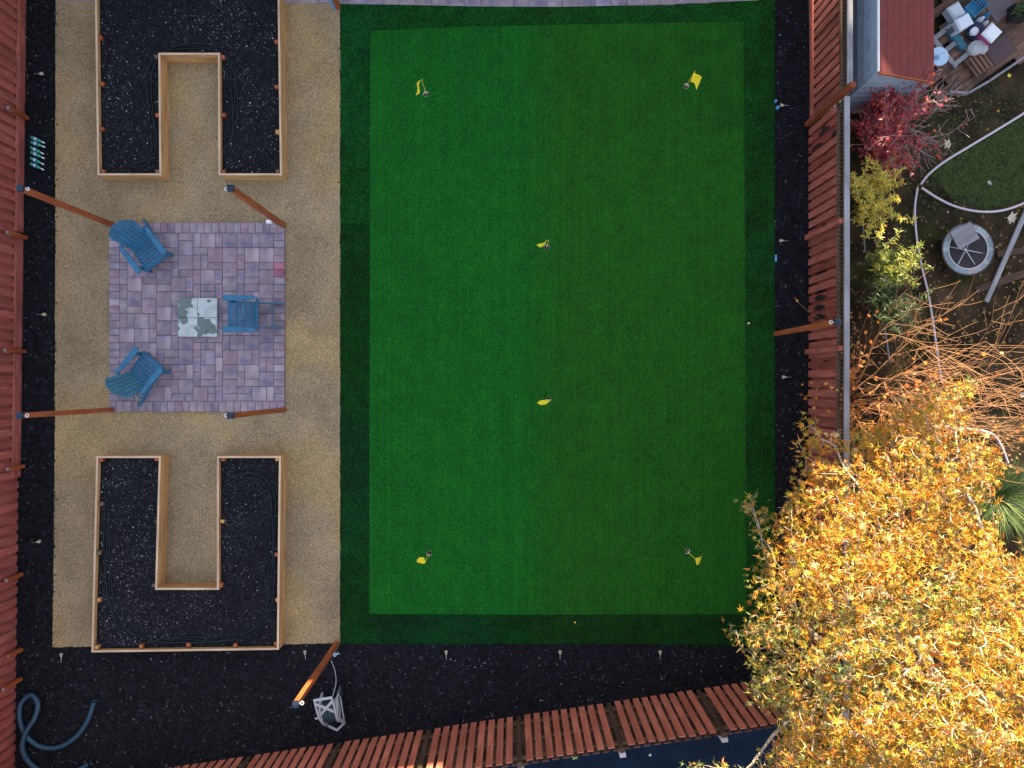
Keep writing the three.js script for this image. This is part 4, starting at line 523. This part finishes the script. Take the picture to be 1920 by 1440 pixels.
{ // shed with a lean-to roof
  const zt = -5.98, x0 = 7.03, x1 = 8.33, z0 = -11.2, t = thing('garden_shed', 'narrow pale blue shed with a sloping red roof by the fence', 'shed', V(x0, -0.02, zt)), mW = M({ map: tex(256, 256, (u, v, i, j) => { const k = 0.86 + (noise(u * 40, v * 2, 130, 40, 2) - 0.5) * 0.12 + (fbm(u * 5, v * 5, 131, 3, 5) - 0.5) * 0.2; return [160 * k, 182 * k, 206 * k]; }), roughness: 0.6 });
  const hL = 2.08, hR = 1.63, w = x1 - x0, d = zt - z0;
  const wall = (n, pts, depth, rot, pos) => { const g = new THREE.ExtrudeGeometry(new THREE.Shape(pts.map(([x, y]) => new THREE.Vector2(x, y))), { depth, bevelEnabled: false }); if (rot) g.rotateY(rot); g.translate(...pos); return obj('wall', g, mW, t); };
  wall('s', [[0, 0], [w, 0], [w, hR], [0, hL]], 0.04, 0, [0, 0, -0.04]); wall('n', [[0, 0], [w, 0], [w, hR], [0, hL]], 0.04, 0, [0, 0, -d]);
  for (const [x, h] of [[0.02, hL], [w - 0.02, hR]]) obj('wall', at(box(0.04, h - 0.02, d - 0.09, 2), x, (h - 0.02) / 2, -d / 2), mW, t);
  for (let k = 0; k < 7; k++) obj('siding_groove', at(box(0.012, 0.018, d - 0.1, 2), -0.006, 0.2 + k * 0.27, -d / 2), mW, t);
  for (let k = 0; k < 6; k++) obj('siding_groove', at(box(w - 0.02, 0.018, 0.012, 0), w / 2, 0.2 + k * 0.25, 0.006), mW, t);
  const ang = Math.atan2(hL - hR, w), rl = Math.hypot(w, hL - hR), mRoof = M({ map: tex(256, 256, (u, v, i, j) => { const k = 0.9 + (fbm(u * 6, v * 6, 140, 3, 6) - 0.5) * 0.2 + (hsh(i >> 1, j >> 1, 141) - 0.5) * 0.28; return [126 * k, 58 * k, 54 * k]; }), roughness: 0.95 });
  const panels = 8; for (let k = 0; k < panels; k++) { const pw = rl / panels, m = obj('roof_strip', box(pw - 0.006, 0.03, d + 0.02, 2), mRoof, t), s = (k + 0.5) * pw; m.position.set(s * Math.cos(ang), hL + 0.02 - s * Math.sin(ang), -d / 2); m.rotation.z = -ang; }
  const tr = obj('trim', box(rl + 0.02, 0.06, 0.025, 0), mPost[2], t); tr.position.set(w / 2, (hL + hR) / 2 + 0.0, 0.02); tr.rotation.z = -ang; const tl = obj('trim', box(0.03, 0.05, d, 2), mWhite, t); tl.position.set(-0.018, hL + 0.01, -d / 2);
}
{ // low deck with clutter
  const dk = thing('wooden_deck', 'low brown timber deck with a curved edge by the shed', 'deck', V(8.4, -0.02, -5.4), 0), o = dk.position, EDGE = [[1735, 178], [1775, 176], [1810, 178], [1850, 155], [1890, 128], [1930, 100], [2000, 60], [2000, -40], [1755, -40]];
  const ang = 0.62, ca = Math.cos(ang), sa = Math.sin(ang), c0 = G(1830, 90); const poly = GX(EDGE);
  for (let k = -9; k < 13; k++) for (let s = -3; s < 4; s++) {   // planks laid on the diagonal, cut to the edge
    const wd = 0.185, ln = 0.95, u = s * 0.96 + (k % 2 ? 0.4 : 0), v = k * 0.19, cx = c0.x + u * ca + v * sa, cz = c0.z - u * sa + v * ca; const ends = [[-0.47, 0], [0.47, 0], [0, 0.09], [0, -0.09]].filter(([a, b]) => inPoly(cx + a * ca + b * sa, cz - a * sa + b * ca, poly)); if (ends.length < 3) continue;
    const m = obj('deck_board', box(ln, 0.03, wd, 0), pick(mDeck), dk); m.position.set(cx - o.x, 0.1 + rr(-0.004, 0.004), cz - o.z); m.rotation.y = ang;
  }
  const ePts = EDGE.slice(1, 7).map(([x, y]) => { const p = G(x, y); return V(p.x - o.x, 0.08, p.z - o.z); }); for (let i = 0; i < ePts.length - 1; i++) { const a = ePts[i], b = ePts[i + 1], m = obj('edge_board', box(a.distanceTo(b) - 0.01, 0.12, 0.05, 0), mGrey[1], dk); m.position.copy(a.clone().add(b).multiplyScalar(0.5)); m.rotation.y = Math.atan2(-(b.z - a.z), b.x - a.x); }
  const D = 0.1;
  const put = (name, label, cat, px, py, h, turn) => thing(name, label, cat, G(px, py, h).setY(D), turn);
  const lidBox = (t, w, hgt, d, body, lid, extra) => { obj('tub', at(box(w * 0.92, hgt, d * 0.92), 0, hgt / 2, 0), body, t); obj('lid', [at(stone(w, 0.05, d, 0.015, 0), 0, hgt, 0), at(stone(w * 0.82, 0.02, d * 0.82, 0.01, 0), 0, hgt + 0.045, 0)], lid, t); };
  const mFoam = M({ color: [0.62, 0.68, 0.76], roughness: 0.7 }), mFoam2 = M({ color: [0.5, 0.56, 0.6], roughness: 0.7 });
  const b1 = put('storage_tub', 'white storage tub with a grey end panel on the deck', 'tub', 1806, 42, 0.45, 0.5); lidBox(b1, 0.34, 0.34, 0.26, mFoam, mFoam); obj('end_panel', at(box(0.01, 0.18, 0.12), -0.166, 0.16, 0), M({ color: [0.16, 0.17, 0.2] }), b1);
  const b2 = put('storage_tub', 'storage tub with magenta sides and a white lid on the deck', 'tub', 1859, 62, 0.42, 0.82); lidBox(b2, 0.33, 0.3, 0.3, M({ color: [0.4, 0.07, 0.2], roughness: 0.5 }), M({ color: [0.72, 0.76, 0.8], roughness: 0.6 }));
  const b3 = put('storage_tub', 'pale green grey tub behind the white tubs', 'tub', 1790, 22, 0.25, 0.55); lidBox(b3, 0.3, 0.16, 0.3, mFoam2, mFoam2);
  const cl = put('plastic_bag', 'crumpled clear grey plastic bag on the deck', 'bag', 1830, 92, 0.15, 0.3), bg = new THREE.IcosahedronGeometry(0.2, 4), bp = bg.attributes.position; for (let i = 0; i < bp.count; i++) { const x = bp.getX(i), y = bp.getY(i), z = bp.getZ(i), k = 0.75 + fbm(x * 9 + 5, z * 9 + y * 7 + 5, 150, 3) * 0.5; bp.setXYZ(i, x * k * 1.1, Math.max(0, y * k * 0.55 + 0.09), z * k * 0.85); } bg.computeVertexNormals(); obj('film', bg, M({ color: [0.36, 0.37, 0.4], roughness: 0.35 }), cl);
  const bl = put('wash_basin', 'dark glass bowl holding white cloth on the deck', 'basin', 1826, 60, 0.2, 0.2); obj('bowl', new THREE.LatheGeometry([[0.01, 0.01], [0.12, 0.01], [0.19, 0.16], [0.2, 0.16], [0.125, 0.0]].map(([x, y]) => new THREE.Vector2(x, y)), 24), M({ color: [0.04, 0.06, 0.12], roughness: 0.3 }), bl); { const g = new THREE.IcosahedronGeometry(0.1, 3), p = g.attributes.position; for (let i = 0; i < p.count; i++) { const k = 0.7 + fbm(p.getX(i) * 12 + 3, p.getZ(i) * 12 + p.getY(i) * 9 + 3, 160, 2) * 0.7; p.setXYZ(i, p.getX(i) * k, p.getY(i) * k * 0.7 + 0.12, p.getZ(i) * k); } g.computeVertexNormals(); obj('cloth', g, M({ color: [0.66, 0.7, 0.76] }), bl); }
  const cr = put('blue_crate', 'blue slotted plastic crate at the back of the deck', 'crate', 1828, 14, 0.25, 0.75), mB = M({ color: [0.02, 0.2, 0.36], roughness: 0.45 }); obj('base', at(box(0.4, 0.015, 0.28), 0, 0.01, 0), mB, cr); for (const s of [-1, 1]) { for (let k = 0; k < 3; k++) { obj('side_slat', at(box(0.4, 0.045, 0.012), 0, 0.06 + k * 0.07, s * 0.14), mB, cr); obj('end_slat', at(box(0.012, 0.045, 0.27), s * 0.2, 0.06 + k * 0.07, 0), mB, cr); } for (const q of [-1, 1]) obj('corner', at(box(0.03, 0.24, 0.03), s * 0.2, 0.12, q * 0.14), mB, cr); }
  const wb = put('watering_jug', 'blue and white plastic jugs tied together on the deck', 'jug', 1842, 36, 0.2, 0.4); for (const [x, z, c, s] of [[-0.07, 0, [0.62, 0.72, 0.78], 1], [0.06, -0.03, [0.03, 0.16, 0.34], 1.1], [0.02, 0.11, [0.66, 0.74, 0.8], 0.8]]) obj('jug', new THREE.LatheGeometry([[0.001, 0], [0.06, 0], [0.062, 0.14], [0.03, 0.2], [0.024, 0.24], [0.001, 0.24]].map(([a, b]) => new THREE.Vector2(a * s, b * s)), 14).translate(x, 0, z), M({ color: c, roughness: 0.4 }), wb);
  const tp = put('folded_tarp', 'dark teal tarpaulin folded beside the tubs', 'tarpaulin', 1789, 72, 0.1, -0.92); obj('fold', at(stone(0.62, 0.05, 0.2, 0.02, 0), 0, 0, 0), M({ color: [0.01, 0.09, 0.13], roughness: 0.5 }), tp); obj('fold', at(stone(0.56, 0.04, 0.17, 0.018, 0), 0.02, 0.05, 0), M({ color: [0.012, 0.11, 0.16], roughness: 0.5 }), tp);
  const pf = put('pallet_frame', 'pale grey timber frame lying around the tarpaulin', 'pallet', 1784, 86, 0.12, -0.9); for (const z of [-0.22, 0.22]) obj('rail', at(box(0.86, 0.04, 0.1, 0), 0.0, 0.02, z), mGrey[z > 0 ? 0 : 1], pf); for (let k = 0; k < 3; k++) obj('slat', at(box(0.1, 0.025, 0.54, 2), -0.36 + k * 0.36, 0.054, 0), mGrey[1], pf);
  const mt = put('door_mat', 'dark brown ribbed mat on the deck edge', 'mat', 1874, 94, 0.08, 0.6); obj('backing', at(stone(0.62, 0.018, 0.46, 0.006, 0), 0, 0, 0), M({ color: [0.06, 0.04, 0.04] }), mt); for (let k = 0; k < 13; k++) obj('rib', at(box(0.6, 0.008, 0.022, 0), 0, 0.022, -0.2 + k * 0.0335), M({ color: [0.1, 0.065, 0.065] }), mt);
  const m2 = put('door_mat', 'mauve brown mat behind the tubs at the deck top', 'mat', 1872, 14, 0.05, 0.6); obj('backing', at(stone(0.56, 0.018, 0.5, 0.006, 0), 0, 0, 0), M({ color: [0.12, 0.09, 0.1] }), m2);
  const bn = put('slatted_step', 'slatted timber step between the mat and the shed', 'step', 1833, 120, 0.15, 0.62); for (let k = 0; k < 5; k++) obj('slat', at(box(0.06, 0.025, 0.44, 2), -0.2 + k * 0.1, 0.09, 0), mDeck[2], bn); for (const z of [-0.17, 0.17]) obj('bearer', at(box(0.5, 0.075, 0.04, 0), 0, 0.0375, z), mDeck[1], bn);
  const tb = put('round_table', 'small round pale blue table tucked against the shed', 'table', 1758, 108, 0.5, 0); obj('top', new THREE.CylinderGeometry(0.2, 0.2, 0.02, 32).translate(0, 0.45, 0), M({ color: [0.4, 0.55, 0.72], roughness: 0.35 }), tb); obj('dish', new THREE.CylinderGeometry(0.05, 0.04, 0.02, 20).translate(-0.06, 0.472, 0.03), M({ color: [0.1, 0.3, 0.5] }), tb); for (let k = 0; k < 3; k++) { const a = k * 2.1; obj('leg', bar(V(Math.cos(a) * 0.15, 0.44, Math.sin(a) * 0.15), V(Math.cos(a) * 0.19, 0, Math.sin(a) * 0.19), 0.012), mSteel, tb); }
  const pt = put('planter_box', 'black planter box with greenery at the deck corner', 'planter', 1913, 22, 0.3, 0.0); obj('box', at(box(0.34, 0.28, 0.3), 0, 0.14, 0), M({ color: [0.012, 0.012, 0.014] }), pt); const pl = []; for (let i = 0; i < 90; i++) pl.push([V(rr(-0.14, 0.14), 0.28, rr(-0.12, 0.12)), E(rr(-1.3, -0.3), rr(0, 6), 0), rr(0.1, 0.22), pick([[0.03, 0.07, 0.02], [0.06, 0.1, 0.03]])]); stuff(inst('foliage', slimLeaf(0.08, 0.4), M({}), pl, pt));
}

// ---------------------------------------------------------------- the two houses whose shade lies over the gardens, plus an added shading wing
function house(name, label, x0, x1, eave, ridge, zR, half, wallCol, roofCol) {
  const t = thing(name, label, 'house', V((x0 + x1) / 2, -0.3, zR)), w = x1 - x0, mW = M({ color: wallCol }), mR = M({ color: roofCol }), wz = half - 0.5, e = eave + 0.3;
  for (const s of [-1, 1]) { const a = obj('wall', box(w - 0.8, e, 0.2, 0), mW, t); a.position.set(0, e / 2, s * wz); const g = new THREE.ExtrudeGeometry(new THREE.Shape([[-wz, 0], [wz, 0], [wz, e], [0, ridge + 0.12], [-wz, e]].map(([x, y]) => new THREE.Vector2(x, y))), { depth: 0.2, bevelEnabled: false }).rotateY(Math.PI / 2).translate(s * (w / 2 - 0.5) - 0.1, 0, 0); obj('gable', g, mW, t);
    const sl = Math.hypot(half, ridge - eave), r = obj('roof', box(w, 0.14, sl + 0.06, 0), mR, t); r.position.set(0, (eave + ridge) / 2 + 0.3, s * half / 2); r.rotation.x = s * Math.atan2(ridge - eave, half); }
  const floors = eave > 4 ? [1.5, 4.1] : [1.5]; for (const y of floors) for (let k = 0; k < 4; k++) { const f = obj('window', box(1.5, 1.2, 0.06, 0), mWhite, t); f.position.set(-w / 2 + w * (k + 0.7) / 4.4, y + 0.3, wz + 0.13); const p = obj('pane', box(1.34, 1.04, 0.02, 0), M({ color: [0.05, 0.07, 0.09], roughness: 0.08 }), f); p.position.z = 0.03; }
  const d = obj('door', box(1.0, 2.1, 0.07, 1), mDark[1], t); d.position.set(w * 0.02, 1.35, wz + 0.14); const h = obj('handle', new THREE.SphereGeometry(0.04, 10, 8), mSteel, d); h.position.set(0.4, 0, 0.06);
}
house('house', 'two storey cream house beyond the paved walk, out of frame', -17, -1.5, 5.3, 8.32, -15.3, 3.9, [0.55, 0.5, 0.42], [0.12, 0.1, 0.09]);
house('added_wing', 'added unseen taller house wing that shades the slatted fence, out of frame', -2.5, 6.42, 5.5, 8.72, -15.3, 4.1, [0.55, 0.5, 0.42], [0.12, 0.1, 0.09]);  // wing added out of view; its raised ridge keeps sun off fence tips
house('house', 'low single storey house beyond the shed, out of frame', 6.5, 24, 2.75, 4.72, -15.3, 3.4, [0.5, 0.5, 0.48], [0.14, 0.1, 0.08]);

renderer.render(scene, camera);
